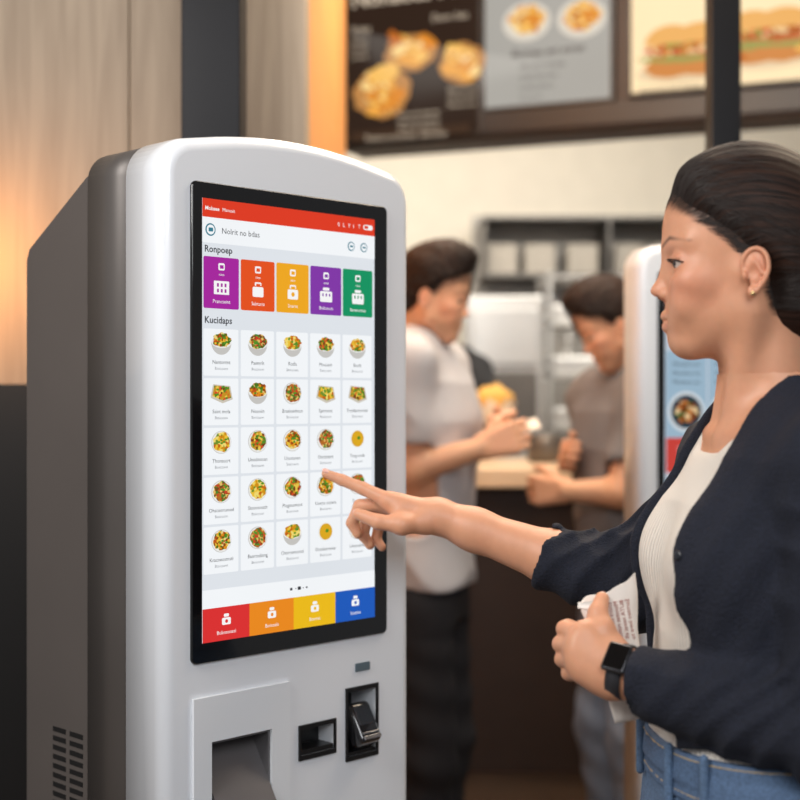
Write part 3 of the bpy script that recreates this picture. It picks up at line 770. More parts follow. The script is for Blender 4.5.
def board(s0, s1, z0, z1, label, face, art):
    e = empty('menu_board', (-.22+Adir[0]*s0, 5.5+Adir[1]*s0, 0), label, 'menu board', rotz=ang, group="menu boards above the counter")
    box('frame', (0,0,z0), (s1-s0,.03,z1), mat('board_frame',(34,27,24),.4), e, .003)
    mb = MB(); mb.rect(.012,z0+.012,s1-s0-.012,z1-.012,-.002,face); art(mb, s0); mb.build('menu_panel', e)
gold = foodmat('gold_food', [(240,170,70),(226,140,44),(248,196,100),(206,116,40),(252,216,150)], 60, 1.0)
sand = foodmat('sandwich', [(224,150,70),(186,98,44),(130,150,60),(206,80,50),(244,206,150)], 50, 1.0)
plate = emat('plate_w', (214,150,84), .8); wt = emat('menu_text', (232,212,186), .85); gt = emat('menu_text_dark', (92,84,78), .8)
gcol = [emat('golden_%d' % q, c, 1.0) for q, c in enumerate(((250,194,100),(226,140,48),(240,168,72),(252,214,140),(196,108,38)))]
def art1(mb, s0):
    random.seed(21)
    def t(px, py, txt, size, m=wt, bold=False):
        s, z = bd_(px, py); mb.text(txt, s-s0, z, size, -.005, m, bold=bold)
    for (px,py,rx,rz) in ((382,90,.125,.105),(412,50,.11,.078),(463,61,.092,.085)):
        s, z = bd_(px, py); s -= s0
        mb.ell(s, z-.01, rx*1.02, rz*.95, -.004, plate, jit=.08)
        for q in range(13):
            a_ = random.uniform(0,6.28); rr = random.uniform(.1,.75)
            mb.ell(s+rx*rr*math.cos(a_), z+rz*rr*math.sin(a_), rx*random.uniform(.25,.5), rz*random.uniform(.18,.36), -.006-.0004*q, gcol[q%5] if q%3 else gold, jit=.18, rot=random.uniform(-1,1), n=14)
    t(352,8,'Nohaees Nus',.095,bold=True)
    t(352,34,'Snats',.040); t(432,22,'Donr bas',.040)
    for i in range(3): t(352,44+i*8,'Sornat',.026)
    for i in range(3): t(398,117+i*7,'Sorna do tanmes',.026)
    for i in range(3): t(448,92+i*8,'Monot sart',.026)
    s, z = bd_(352,140); mb.rect(s-s0,z-.01,s-s0+.5,z+.03,-.004,emat('board_strip',(96,70,52),.5)); t(365,142,'Tantos no brats  Sartoms',.034)
def art2(mb, s0):
    for px, py in ((527,22),(582,18)):
        s, z = bd_(px, py); mb.ell(s-s0,z,.095,.075,-.004,emat('plate_2',(236,226,210),.9)); mb.ell(s-s0,z+.006,.072,.052,-.006,gold,jit=.15)
        for q in range(4): mb.ell(s-s0-.03+.02*q,z+.005*(q%2),.028,.02,-.007-.0004*q,gcol[(q+3)%5],jit=.15,n=12)
    for i, (px,py,tx,sz) in enumerate(((512,58,'Bormas ant soran',.040),(520,70,'Menots tronsa',.030),(520,80,'Snots ba trans',.026),(520,90,'Lonts sarmo',.026),(520,100,'Sarnot ba',.022))):
        s, z = bd_(px,py); mb.text(tx, s-s0, z, sz, -.004, gt, bold=(i==0))
def art3(mb, s0):
    random.seed(8)
    lf = emat('lettuce',(160,164,86),.95); tm = emat('tomato',(220,110,66),.95); bun = emat('bun',(240,178,98),1.0); bun2 = emat('bun_dark',(212,136,68),1.0)
    for px, py in ((686,54),(768,40)):
        s, z = bd_(px,py); s -= s0
        mb.ell(s,z-.065,.18,.040,-.004,emat('plate_3',(244,216,174),.95))
        for dx, sc in ((-.055,1.0),(.055,1.1)):
            x = s+dx
            mb.ell(x,z-.042,.095*sc,.040,-.005-.003*(dx>0),bun2,jit=.05); mb.ell(x,z-.010,.105*sc,.020,-.006-.003*(dx>0),lf,jit=.35); mb.ell(x+.01,z+.005,.088*sc,.014,-.0065-.003*(dx>0),tm,jit=.3); mb.ell(x,z+.022,.098*sc,.022,-.007-.003*(dx>0),sand,jit=.15)
            mb.ell(x,z+.040,.096*sc,.070,-.0075-.003*(dx>0),bun,a0=0,a1=180)
        for q in range(5): mb.ell(s+.13+.014*q,z-.04+.022*(q%3),.040,.014,-.012,gcol[q],jit=.15,rot=.6*q,n=10)
    s, z = bd_(640,88)
    for i in range(2): mb.text('Sanmots tar bonas', s-s0, z-.02-i*.035, .03, -.004, gt)
board(0,.575,2.38+ZB,3.12,"dark brown menu board with golden fried food pictures", emat('board_brown',(62,45,35),.7), art1)
board(.58,1.095,2.465+ZB,3.12,"pale grey menu board with two plates of food", emat('board_grey',(180,176,168),.92), art2)
board(1.15,2.10,2.475+ZB,3.12,"warm white menu board with sandwich pictures", emat('board_warm',(254,226,180),1.1), art3)
sk = box('menu_rail', (.58,-.004,2.38+ZB), (2.6,.03,2.46+ZB), mat('board_frame',(34,27,24),.4)); sk.location = (-.22,5.5,0); sk.rotation_euler = (0,0,ang)
tag(sk, "dark lower rail running under the menu boards", "rail")

# ================================================================== WOMAN
Wm = empty('person', (.405,1.5,0), "woman in navy cardigan and jeans pointing at the kiosk screen", 'person')
th = math.radians(7)
H = Frame(P(716,265,1.5), (-math.cos(th), math.sin(th), -.03))
a = math.radians(4); T = Frame((.408,1.5,0), (-math.cos(a), -math.sin(a), 0))
rows = [(.78,.105,.152,.010),(.86,.118,.168,.010),(.93,.112,.165,.014),(1.0,.095,.140,.020),(1.06,.088,.126,.020),(1.13,.092,.128,.016),(1.20,.100,.134,.012),(1.27,.094,.140,.006),(1.32,.074,.136,.0),(1.35,.056,.100,-.0),(1.385,.048,.056,-.004),(1.40,.044,.048,-.004)]
SHr = [(.98,.104,.142,.022),(1.06,.100,.134,.020),(1.13,.100,.132,.018)]+[r_ for r_ in rows if r_[0] > 1.15]
SL = T.pt(-.012,.152,1.318); SR = T.pt(.004,-.148,1.308)
EL = P(842,735,1.33); WL = P(618,674,1.440)
ER = P(645,592,1.755); WR = P(440,517,1.825)
neck_t = H.pt(-.045,0,-.045); neck_b = T.pt(.0,0,1.362)
def torso(F, g=0.0, k=.03, rw=None):
    F.add(column(T, rw or rows, g), k)
    for s in (1,-1):
        F.add(ell(T.pt(.070,.064*s,1.205), (.054,.056,.056), T.R, g), .04)
        F.add(cap(T.pt(-.015,.03*s,1.352), (SL if s == 1 else SR), .032, .040, g), .045)
def necks(F, g=0.0):
    F.add(cap(neck_t, neck_b, .044, .048, g), .03)
    for s in (1,-1):
        F.add(cap(H.pt(-.028,.045*s,-.055), T.pt(.050,.014*s,1.345), .011, .009, g), .022)
    for s in (1,-1): F.add(cap(T.pt(.058,.012*s,1.338), T.pt(.045,.075*s,1.342), .008, .006, g), .02)
parts = []
lo, hi = bounds([H.pt(.09,.1,.14), H.pt(-.14,-.1,-.12), H.pt(-.14,.1,.14), H.pt(.09,-.1,-.12)], .002)
F = Field(lo, hi, .0011); head(F, H); F.add(cap(neck_t, neck_b, .044, .048), .03)
for s in (1,-1): F.add(cap(H.pt(-.028,.045*s,-.055), T.pt(.050,.014*s,1.345), .011, .009), .022)
parts.append(F.mesh())
F = Field((.20,1.28,1.20), (.58,1.72,float(lo[2])+.006), .003); torso(F); necks(F); parts.append(F.mesh())
F = Field((.15,1.22,.0), (.66,1.80,1.22), .009); torso(F)
hipL = T.pt(.012,.085,.86); hipR = T.pt(.012,-.085,.86); knL = T.pt(.03,.09,.47); knR = T.pt(.03,-.09,.47); anL = T.pt(-.01,.09,.09); anR = T.pt(-.01,-.09,.09)
for h_, k_, a_ in ((hipL,knL,anL),(hipR,knR,anR)):
    F.add(cap(h_,k_,.082,.052), .04); F.add(cap(k_,a_,.052,.035), .02); F.add(cap(a_, a_+T.f*.14-np.array([0,0,.05]), .032,.025), .02)
parts.append(F.mesh())
RH = dict(
 index=([P(389,501,1.828),P(363,488.5,1.840),P(342,480,1.8465),P(326,473.8,1.8490)],[.0105,.0086,.0076,.0062]),
 middle=([P(386,503,1.848),P(360,506,1.862),P(352,523,1.866),P(358,534,1.862)],[.0105,.0090,.0080,.0068]),
 ring=([P(389,508,1.866),P(367,517,1.880),P(363,535,1.882),P(370,545,1.876)],[.0100,.0086,.0078,.0066]),
 pinky=([P(395,514,1.882),P(379,526,1.894),P(376,539,1.894),P(382,547,1.888)],[.0090,.0078,.0070,.0060]),
 thumb=([P(424,522,1.815),P(402,525,1.800),P(379,522,1.806),P(358,514,1.818)],[.0130,.0115,.0100,.0078]))
allp = [p for q in RH.values() for p in q[0]]+[ER, WR]
lo, hi = bounds(allp, .05); F = Field(lo, hi, .0018)
dirf = (ER-WR)/np.linalg.norm(ER-WR)
F.add(cap(WR+dirf*.0, WR+dirf*.05, .0225,.0255), .01); F.add(cap(WR+dirf*.05, WR+dirf*.17, .0255,.036), .02); F.add(cap(WR+dirf*.17, ER, .036,.038), .02)
F.add(cap(WR+np.array([0,.014,0]), WR+dirf*.05+np.array([0,.01,0]), .019,.022), .012)
for n_, rr_ in (('index',.0135),('middle',.0135),('ring',.0130),('pinky',.012)):
    pts, rs = RH[n_]; wq = WR+np.array([0,{'index':-.008,'middle':.002,'ring':.012,'pinky':.02}[n_],0])
    F.add(cap(wq, pts[0], .0175, rr_), .014); chain(F, pts, rs, .003)
pts, rs = RH['thumb']; F.add(cap(WR+dirf*-.008, pts[0], .018,.0150), .012); F.add(cap(pts[0], pts[1], .0145,.0118), .008); chain(F, pts[1:], rs[1:], .004)
F.add(cap(pts[1], RH['index'][0][0]+np.array([.012,0,-.008]), .008,.010), .014)
parts.append(F.mesh())
ox = 8
LH = dict(
 index=([P(575+ox,634,1.452),P(557+ox,629,1.476),P(560+ox,627,1.500),P(577+ox,630,1.512)],[.0108,.0092,.0084,.0072]),
 middle=([P(569+ox,646,1.449),P(553+ox,644,1.475),P(556+ox,644,1.500),P(574+ox,646,1.513)],[.0108,.0092,.0084,.0072]),
 ring=([P(569+ox,659,1.447),P(555+ox,659,1.473),P(558+ox,660,1.498),P(575+ox,661,1.510)],[.0104,.0088,.0080,.0070]),
 pinky=([P(574+ox,671,1.447),P(561+ox,673,1.470),P(563+ox,674,1.492),P(578+ox,675,1.502)],[.0094,.0080,.0073,.0064]),
 thumb=([P(604+ox,648,1.452),P(594+ox,630,1.456),P(590+ox,613,1.466),P(594+ox,599,1.476)],[.0140,.0118,.0100,.0080]))
allp = [p for q in LH.values() for p in q[0]]+[EL, WL]
lo, hi = bounds(allp, .05); F = Field(lo, hi, .0018)
dl = (EL-WL)/np.linalg.norm(EL-WL)
F.add(cap(WL-dl*.012, WL+dl*.06, .0225,.026), .01); F.add(cap(WL+dl*.06, EL, .026,.038), .02)
F.add(cap(WL-dl*.01+np.array([0,0,.010]), WL+dl*.05+np.array([0,0,.006]), .019,.020), .012)
for n_ in ('index','middle','ring','pinky'):
    pts, rs = LH[n_]; off = {'index':.014,'middle':.006,'ring':-.003,'pinky':-.011}[n_]
    F.add(cap(WL-dl*.008+np.array([0,0,off]), pts[0], .0165,.0128), .014); chain(F, pts, rs, .003)
pts, rs = LH['thumb']; F.add(cap(WL+np.array([0,.006,.012]), pts[0], .017,.0150), .012); chain(F, pts, rs, .005)
F.add(cap(pts[1], LH['index'][0][0]+np.array([.008,.004,.002]), .009,.0105), .014)
parts.append(F.mesh())
line = [(-.14,-.10),(-.09,-.068),(-.05,-.050),(-.033,-.045),(-.020,-.043),(-.008,-.034),(.002,-.022),(.014,-.010),(.030,.008),(.047,.028),(.060,.045),(.074,.054),(.088,.061),(.10,.067),(.13,.085)]
skin = mat('skin', (200,150,120), .46, var=.03, vscale=90, bump=.05, bscale=700, sss=.15, attr=True)
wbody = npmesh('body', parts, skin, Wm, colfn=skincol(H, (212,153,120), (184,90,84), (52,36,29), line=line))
eyes(H, Wm)
for s in (1,-1):
    F = Field(*bounds([H.pt(.03,.012*s,-.01), H.pt(.07,.055*s,.02), H.pt(.07,.012*s,.02), H.pt(.03,.055*s,-.01)], .004), .0006)
    pp = [H.pt(.0480,.0195*s,.0022),H.pt(.0512,.026*s,.0046),H.pt(.0505,.034*s,.0048),H.pt(.0460,.042*s,.0032),H.pt(.0395,.0475*s,.0002)]
    for q, (p, p2) in enumerate(zip(pp[:-1], pp[1:])): F.add(cap(p, p2, .0009,.0010), .0005)
    for q in np.linspace(0,1,13):
        j = min(3,int(q*4)); b0 = pp[j]+(pp[j+1]-pp[j])*(q*4-j); F.add(cap(b0, b0+H.f*.0042+H.u*.0008+H.l*(q-.4)*.006*s, .0006,.0004), .0003)
    npmesh('eyelash', [F.mesh()], mat('lash',(16,11,10),.5), Wm)
hr = hair(H, Wm, line, .0016, g=.009, bun=True)
bpy.context.view_layer.update()
strands(H, Wm, line, [wbody, hr], 1800, .00028)
def sph(name, c, r, m, parent, sc=(1,1,1), rot=None):
    bm = bmesh.new(); bmesh.ops.create_uvsphere(bm, u_segments=16, v_segments=10, radius=r)
    for v in bm.verts:
        v.co = Vector((v.co.x*sc[0], v.co.y*sc[1], v.co.z*sc[2]))
        if rot is not None: v.co = rot @ v.co
        v.co += Vector(c)-parent.location
    return bmobj(name, bm, m, parent, True)
sph('earring', H.pt(-.038+EX,.0790,-.0250+EZ), .0026, mat('gold',(236,206,150),.2,.9), Wm)
def nail(tip, prev, up):
    d = (tip-prev)/np.linalg.norm(tip-prev); up = np.array(up,float); up -= d*(up@d); up /= np.linalg.norm(up); s = np.cross(d, up)
    R = Matrix((tuple(d),tuple(s),tuple(up))).transposed()
    sph('fingernail', tip+d*.0008+up*.0050, 1.0, mat('nail',(224,172,158),.25), Wm, (.0058,.0044,.0016), R)
nail(RH['index'][0][3], RH['index'][0][2], (0,-.6,1)); nail(RH['thumb'][0][3], RH['thumb'][0][2], (0,-1,.5)); nail(LH['thumb'][0][3], LH['thumb'][0][2], (-.3,-1,.2))
def tl(X,Y,Z): return ((X-T.o[0])*T.f[0]+(Y-T.o[1])*T.f[1], (X-T.o[0])*T.l[0]+(Y-T.o[1])*T.l[1])
F = Field((.15,1.25,.97), (.62,1.75,1.42), .003); torso(F, .005, rw=SHr)
def neckline(X,Y,Z):
    f, l = tl(X,Y,Z); return (Z-(1.368-.62*np.clip(f,-.1,.10)+ .55*np.maximum(np.abs(l)-.035,0)))*.75
F.clip(neckline, .004); F.clip(lambda X,Y,Z: (1.0-Z)+0*X*Y, .003)
F.ripple(lambda X,Y,Z: .0030*(np.abs(np.sin(Z*48+2.5*np.sin(X*22+Y*14)))-.5)*np.clip((1.18-Z)/.10,0.15,1))
def tattr(V):
    L = T.loc(V); return np.stack([np.arctan2(L[:,1], L[:,0])*.13, V[:,2], 0*V[:,2]], 1)
ribm = mat('white_rib', (238,230,219), .8, var=.02, vscale=4, bump=.7, bscale=55, bumptype='wave', suv=True, stretch=(1,0,0))
npmesh('ribbed_top', [F.mesh()], ribm, Wm, attrs=tattr)
# cardigan
clo, chi, ch = (.10,1.20,.98), (.68,1.95,1.46), .0034
F = Field(clo, chi, ch); torso(F, .015, .03, rw=SHr)
ww = [(1.0,.072),(1.1,.080),(1.2,.086),(1.28,.078),(1.34,.070),(1.38,.066)]
def opening(X,Y,Z):
    f, l = tl(X,Y,Z); w = np.interp(Z.ravel(), [q[0] for q in ww], [q[1] for q in ww]).reshape(Z.shape)
    f0 = np.interp(Z.ravel(), [1.0,1.33,1.37,1.41], [.02,.02,.0,-.03]).reshape(Z.shape)
    return np.maximum(np.abs(l)-w, f0-f)
F.sub(((.0,1.2,.9),(.7,1.95,1.5),opening), .008)
F.sub(cap(neck_b-np.array([0,0,.02])+T.f*.01, neck_t, .058,.064), .008)
F.clip(lambda X,Y,Z: 1.022-Z+0*X*Y, .004)
def sleeve(s, e, w, rs, cuff, inner, extra=None):
    Q = Field(clo, chi, ch)
    d = (w-e)/np.linalg.norm(w-e); c = e+d*cuff; ua = (e-s)/np.linalg.norm(e-s)
    Q.add(cap(s, e, rs[0], rs[1]), .035); Q.add(cap(e, c+d*.03, rs[1], rs[2]), .02)
    if extra: Q.add(extra, .03)
    def folds(X,Y,Z):
        t = (X-e[0])*d[0]+(Y-e[1])*d[1]+(Z-e[2])*d[2]; t2 = (X-e[0])*ua[0]+(Y-e[1])*ua[1]+(Z-e[2])*ua[2]
        q = np.abs(np.sin(t*60+5*np.sin(Z*18+Y*9)))
        q2 = np.abs(np.sin(t2*48+4*np.sin(X*15+Y*14)))
        return .0065*(q-.4)*np.exp(-((t-.06)/.11)**2)*.8+.0045*(q2-.4)*np.exp(-((t2+.06)/.09)**2)
    Q.ripple(folds)
    Q.clip(lambda X,Y,Z: ((X-c[0])*d[0]+(Y-c[1])*d[1]+(Z-c[2])*d[2]), .004)
    Q.sub(cap(c-d*.008, c+d*.05, inner, inner), .003)
    return Q
F.union(sleeve(SR, ER, WR, (.050,.050,.0425), .140, .0385, cap(P(690,520,1.70), P(600,566,1.785), .036,.036)), .018)
F.union(sleeve(SL, EL, WL, (.058,.056,.036), np.linalg.norm(WL-EL)-.018, .0300), .012)
def wr(X,Y,Z):
    return .0036*(np.abs(np.sin(X*30+Z*26+1.6*np.sin(Y*16+Z*12)))-.5)*np.clip(np.sin(Z*13-Y*14+1.0)+.3,0,1)+.0010*np.sin(X*110-Z*85+3*np.sin(Y*30))
F.ripple(wr)
navy = mat('navy_knit', (21,25,39), .9, var=.25, vscale=260, bump=.9, bscale=380)
cg = npmesh('cardigan', [F.mesh()], navy, Wm)
# jeans
F = Field((.15,1.22,.03), (.66,1.80,1.03), .006)
F.add(column(T, rows, .010, z1=1.0), .02)
for h_, k_, a_ in ((hipL,knL,anL),(hipR,knR,anR)):
    F.add(cap(h_,k_,.094,.066), .04); F.add(cap(k_,a_,.066,.055), .02)
F.ripple(lambda X,Y,Z: .002*np.sin(X*70+Z*50)*np.sin(Y*45-Z*60))
denim = mat('denim', (86,110,140), .85, var=.28, vscale=330, bump=.8, bscale=600)
npmesh('jeans', [F.mesh()], denim, Wm)
F = Field((.15,1.22,.93), (.66,1.80,1.03), .003); F.add(column(T, SHr, .0105, z0=.985, z1=1.016), .002); F.add(column(T, rows, .0145, z0=.968, z1=.995), .004)
npmesh('waistband', [F.mesh()], mat('denim_band', (80,103,134), .85, var=.25, vscale=330, bump=.8, bscale=600), Wm)
F = Field((.15,1.22,.93), (.66,1.80,1.03), .002)
for z_, g_ in ((.974,.0155),(1.010,.0118)):
    F.add(column(T, SHr if z_ > 1 else rows, g_, z0=z_, z1=z_+.0022), .0005)
npmesh('stitching', [F.mesh()], mat('thread',(168,150,120),.8), Wm)
for lx in (.06,.112,-.06):
    F = Field((.15,1.22,.93), (.66,1.80,1.04), .0025)
    f_ = .118*(max(0,1-(abs(lx)/.156)**2.3))**(1/2.3)+.020; p = T.pt(f_,lx,.962); F.add(cap(p, p+np.array([0,0,.056]), .005,.005), .001)
    npmesh('belt_loop', [F.mesh()], denim, Wm)
for s, an in ((1,anL),(-1,anR)):
    F = Field(an-.25, an+.25, .006); F.add(cap((an[0],an[1],.045), np.array((an[0],an[1],.035))+T.f*.15, .040,.033), .01); F.clip(lambda X,Y,Z: -Z+0*X*Y, .002)
    npmesh('shoe', [F.mesh()], mat('shoe_white',(220,216,210),.5), Wm)
bpy.context.view_layer.update()
for z_ in (1.222,):
    w_ = float(np.interp(z_,[q[0] for q in ww],[q[1] for q in ww]))+.012
    o_ = Vector(T.pt(.40,w_,z_))-Wm.location; hit, hp, hn, _ = cg.ray_cast(o_, Vector(-T.f))
    if hit:
        R = hn.to_track_quat('Z','Y').to_matrix(); sph('button', np.array(hp+Wm.location)+np.array(hn)*.001, 1.0, mat('button_dark',(38,40,46),.25), Wm, (.0055,.0055,.0018), R)
# watch
wc = WL+dl*.004
bm = bmesh.new(); Rw = Vector(dl).to_track_quat('Z','Y').to_matrix(); n = 40; rings = []
for r_, z_ in ((.0262,-.008),(.0278,-.008),(.0278,.008),(.0262,.008)):
    rings.append([bm.verts.new(Rw@Vector((r_*math.cos(2*math.pi*i/n)*1.0, r_*1.06*math.sin(2*math.pi*i/n), z_))+Vector(wc+np.array([0,0,.004]))-Wm.location) for i in range(n)])
for k_ in range(4):
    for i in range(n): bm.faces.new((rings[k_][i],rings[k_][(i+1)%n],rings[(k_+1)%4][(i+1)%n],rings[(k_+1)%4][i]))
wa = bmobj('wristwatch', bm, mat('watch_strap',(44,44,48),.5), Wm, True)
nv = Vector((-.30,-.72,.62)); nv -= Vector(dl)*nv.dot(Vector(dl)); nv.normalize(); sx = nv.cross(Vector(dl)).normalized()
Rc = Matrix((tuple(Vector(dl)), tuple(sx), tuple(nv))).transposed()
cc = Vector(wc+np.array([0,0,.004]))+nv*.0290-Wm.location
bm = bmesh.new(); box_bm(bm, cc-Vector((.0130,.0165,.0036)), cc+Vector((.0130,.0165,.0036)), .0033, R=Rc, seg=4); bmobj('watch_case', bm, mat('watch_metal',(84,84,88),.25,.8), wa, True)
c2 = cc+nv*.0035; bm = bmesh.new(); box_bm(bm, c2-Vector((.0108,.0142,.0007)), c2+Vector((.0108,.0142,.0007)), .0006, R=Rc); bmobj('watch_glass', bm, black, wa)
# folded paper wrapper held in left hand
top = P(607,592,1.488); bot = P(630,720,1.478); ax_ = Vector(bot-top).normalized(); sd = Vector((1,.15,.20)); sd -= ax_*sd.dot(ax_); sd.normalize(); nn = ax_.cross(sd)
nf = nn if nn.y < 0 else -nn
bm = bmesh.new(); L = (Vector(bot)-Vector(top)).length; n = 48; rings = []
def pshape(t, an_):
    j = t*14
    w = .0310-.0150*t+.003*math.exp(-t*8); d_ = .0095*(1-.55*t)+.002*math.exp(-t*6)
    cr = .0007*abs(math.sin(an_*2.5+j*.5))+.0005*abs(math.sin(an_*4.2-j*.8))
    return sd*((w+cr)*math.cos(an_)*(1+.02*math.sin(j*1.1+an_*2)))+nf*((d_+cr)*math.sin(an_))
for j in range(25):
    t = j/24; ring = []
    for i in range(n):
        an_ = 2*math.pi*i/n; lip = (-.012*math.cos(an_)-.004*math.sin(an_*2)-.002*math.sin(an_*5) if j == 0 else 0)
        ring.append(bm.verts.new(Vector(top)+ax_*(L*t+lip)+pshape(t, an_)))
    rings.append(ring)
for p, q in zip(rings[:-1], rings[1:]):
    for i in range(n): bm.faces.new((p[i],p[(i+1)%n],q[(i+1)%n],q[i])).smooth = True
bm.faces.new(rings[-1])
paper = mat('wrap_paper',(240,232,224),.7,var=.04,vscale=20,bump=.3,bscale=60)
ps = bmobj('paper_sleeve', bm, paper)
tag(ps, "folded white paper food sleeve with reddish printing held in hand", "paper wrapper")
mbp = MB(); redp = mat('print_red',(158,74,62),.6)
rows_ = ('Sornteo bans to','BUTA norst eb','Monstas rontea','Enors bant oso','Tonsa BRAS ne')
for i, tx in enumerate(rows_): mbp.text(tx, .0, -.0190+i*.0066, .0068, 0, redp, bold=False)
me_v = []
for (x_, y_, z_) in mbp.v:
    t = (x_+.010)/L; w_ = .0310-.0150*t; c_ = max(-.95, min(.95, (-z_)/w_)); an_ = math.acos(c_)
    me_v.append(tuple(Vector(top)+ax_*(L*t)+pshape(t, an_)+nf*.0009))
mbp.v = me_v; pr = mbp.build('printed_lettering', ps)

# ================================================================== MEN
def man(label, H_, Tm, S_, arms, shirt, pants, skinc, hs=.0026, hairg=.009, sleeve_t=.62, top=.0):
    E = empty('person', (Tm.o[0],Tm.o[1],0), label, 'person')
    R_ = [(S_-.66,.100,.160,0),(S_-.55,.106,.163,0),(S_-.45,.105,.158,0),(S_-.30,.110,.165,.0),(S_-.15,.122,.182,.008),(S_-.05,.108,.180,.0),(S_+.015,.078,.135,-.012),(S_+.05,.052,.072,-.02),(S_+.07,.05,.055,-.02)]
    nb = Tm.pt(-.02,0,S_+.03); nt_ = H_.pt(-.045,0,-.04)
    def tors(F, g=0):
        F.add(column(Tm, R_, g), .02)
        for s, (sh,el,wr_) in arms.items(): F.add(cap(Tm.pt(-.02,.05*s,S_+.035), sh, .045,.055,g), .05)
    parts = []
    lo, hi = bounds([H_.pt(.09,.1,.14), H_.pt(-.14,-.1,-.12), H_.pt(-.14,.1,.14), H_.pt(.09,-.1,-.12), H_.pt(.09,.1,-.12), H_.pt(-.14,-.1,.14)], .01)
    F = Field(lo, hi, hs); head(F, H_, True, detail=True); F.add(cap(nt_, nb, .054,.060), .03); parts.append(F.mesh())
    tp = [Tm.pt(-.3,-.3,0), Tm.pt(.3,.3,0), Tm.pt(-.3,.3,0), Tm.pt(.3,-.3,0)]
    lo, hi = bounds(tp+[a for v in arms.values() for a in v], .08); lo[2] = .0; hi[2] = S_+.13
    F = Field(lo, hi, .009); tors(F); F.add(cap(nt_, nb, .054,.060), .03)
    for s, (sh,el,wr_) in arms.items(): F.add(cap(sh,el,.050,.040), .03); F.add(cap(el,wr_,.040,.027), .015)
    legs = []
    for s in (1,-1):
        hp = Tm.pt(0,.09*s,S_-.62); kn = Tm.pt(.03,.10*s,.48); an_ = Tm.pt(-.02,.10*s,.09); legs.append((hp,kn,an_))
        F.add(cap(hp,kn,.085,.058), .04); F.add(cap(kn,an_,.058,.042), .02)
    parts.append(F.mesh())
    for s, (sh,el,wr_) in arms.items():
        d = (wr_-el)/np.linalg.norm(wr_-el); lo2, hi2 = bounds([wr_-.14, wr_+.22*d, wr_+.14], .03)
        F = Field(lo2, hi2, .0035); F.add(cap(el, wr_, .040,.026), .01)
        generic_hand(F, wr_, d, (0,0,1), -Tm.l*s, curl=(35,50,30)); parts.append(F.mesh())
    ln = [(-.14,-.12),(-.07,-.085),(-.045,-.060),(-.025,-.046),(-.010,-.030),(.004,-.018),(.020,-.006),(.038,.006),(.052,.030),(.068,.048),(.085,.056),(.15,.09)]
    mbody = npmesh('body', parts, skin, E, colfn=skincol(H_, skinc, (176,108,94), (34,25,22), True, line=ln))
    eyes(H_, E)
    mh = hair(H_, E, ln, .003, g=hairg, top=top)
    bpy.context.view_layer.update()
    strands(H_, E, ln, [mbody, mh], 700, .0006, seed=3, lift=.006, spread=.05)
    lo, hi = bounds([Tm.pt(-.25,-.3,0), Tm.pt(.25,.3,0), Tm.pt(-.25,.3,0), Tm.pt(.25,-.3,0)], .03); lo[2] = S_-.62; hi[2] = S_+.12
    F = Field(lo, hi, .006); tors(F, .020)
    for s, (sh,el,wr_) in arms.items():
        q = sh+(el-sh)*sleeve_t; F.add(cap(sh,q,.072,.066), .03)
    F.clip(lambda X,Y,Z: (S_-.57-Z)+0*X*Y, .003); F.sub(cap(nb, nt_, .064,.064), .006)
    for s, (sh,el,wr_) in arms.items():
        d = (el-sh)/np.linalg.norm(el-sh); q = sh+(el-sh)*sleeve_t; F.sub(cap(q+d*.068, q+d*.2, .066,.066), .003)
    F.ripple(lambda X,Y,Z: .011*(np.abs(np.sin(X*16+Z*15+1.6*np.sin(Y*12)))-.5)*np.clip(np.sin(Z*14-X*10+Y*6)+.4,0,1))
    npmesh('t_shirt', [F.mesh()], mat(*shirt), E)
    lo[2] = .03; hi[2] = S_-.48; F = Field(lo, hi, .008); F.add(column(Tm, R_, .004, z1=S_-.53), .02)
    for hp,kn,an_ in legs: F.add(cap(hp,kn,.094,.076), .03); F.add(cap(kn,an_,.076,.062), .02)
    F.ripple(lambda X,Y,Z: .005*np.sin(X*30+Z*35)*np.sin(Y*25-Z*28)*np.clip((S_-.62-Z)/.1,0,1))
    npmesh('trousers', [F.mesh()], mat(*pants), E)
    for hp,kn,an_ in legs:
        F = Field(an_-.26, an_+.26, .007); F.add(cap((an_[0],an_[1],.05), np.array((an_[0],an_[1],.04))+Tm.f*.18, .045,.038), .01); F.clip(lambda X,Y,Z: -Z+0*X*Y, .002)
        npmesh('shoe', [F.mesh()], mat('shoe_dark',(40,38,38),.5), E)
    return E
H1 = Frame(P(444,298,3.5), (.95,-.20,-.26)); H1.k = 1.04
T1 = Frame((P(424,400,3.55)[0],3.55,0), (.96,-.26,0)); S1 = 1.475
arms1 = {-1:(T1.pt(.0,-.19,S1-.01), P(410,470,3.38), P(480,448,3.36)), 1:(T1.pt(.0,.19,S1-.01), P(452,462,3.66), P(490,442,3.50))}
man("man in light grey t-shirt and black trousers holding a paper", H1, T1, S1, arms1, ('tee_grey',(200,200,205),.8), ('trousers_black',(26,26,32),.8), (228,174,140), top=.012)
H3 = Frame(P(441,320,5.45), (.95,-.1,-.2)); H3.k = 1.0
T3 = Frame((P(455,400,5.42)[0],5.42,0), (.88,-.48,0)); S3 = 1.50
arms3 = {-1:(T3.pt(.02,-.18,S3-.01), P(468,412,5.16), P(484,414,4.98)), 1:(T3.pt(.0,.18,S3-.01), P(482,420,5.30), P(496,416,5.06))}
man("person in black t-shirt holding a yellow wrapped snack", H3, T3, S3, arms3, ('tee_black',(24,23,25),.85), ('trousers_black2',(24,24,28),.8), (216,162,128), sleeve_t=.80)
H2 = Frame(P(602,330,3.7), (-.84,-.10,-.52)); H2.k = 1.03
T2 = Frame((P(628,400,3.75)[0],3.75,0), (-.96,-.28,0)); S2 = 1.40
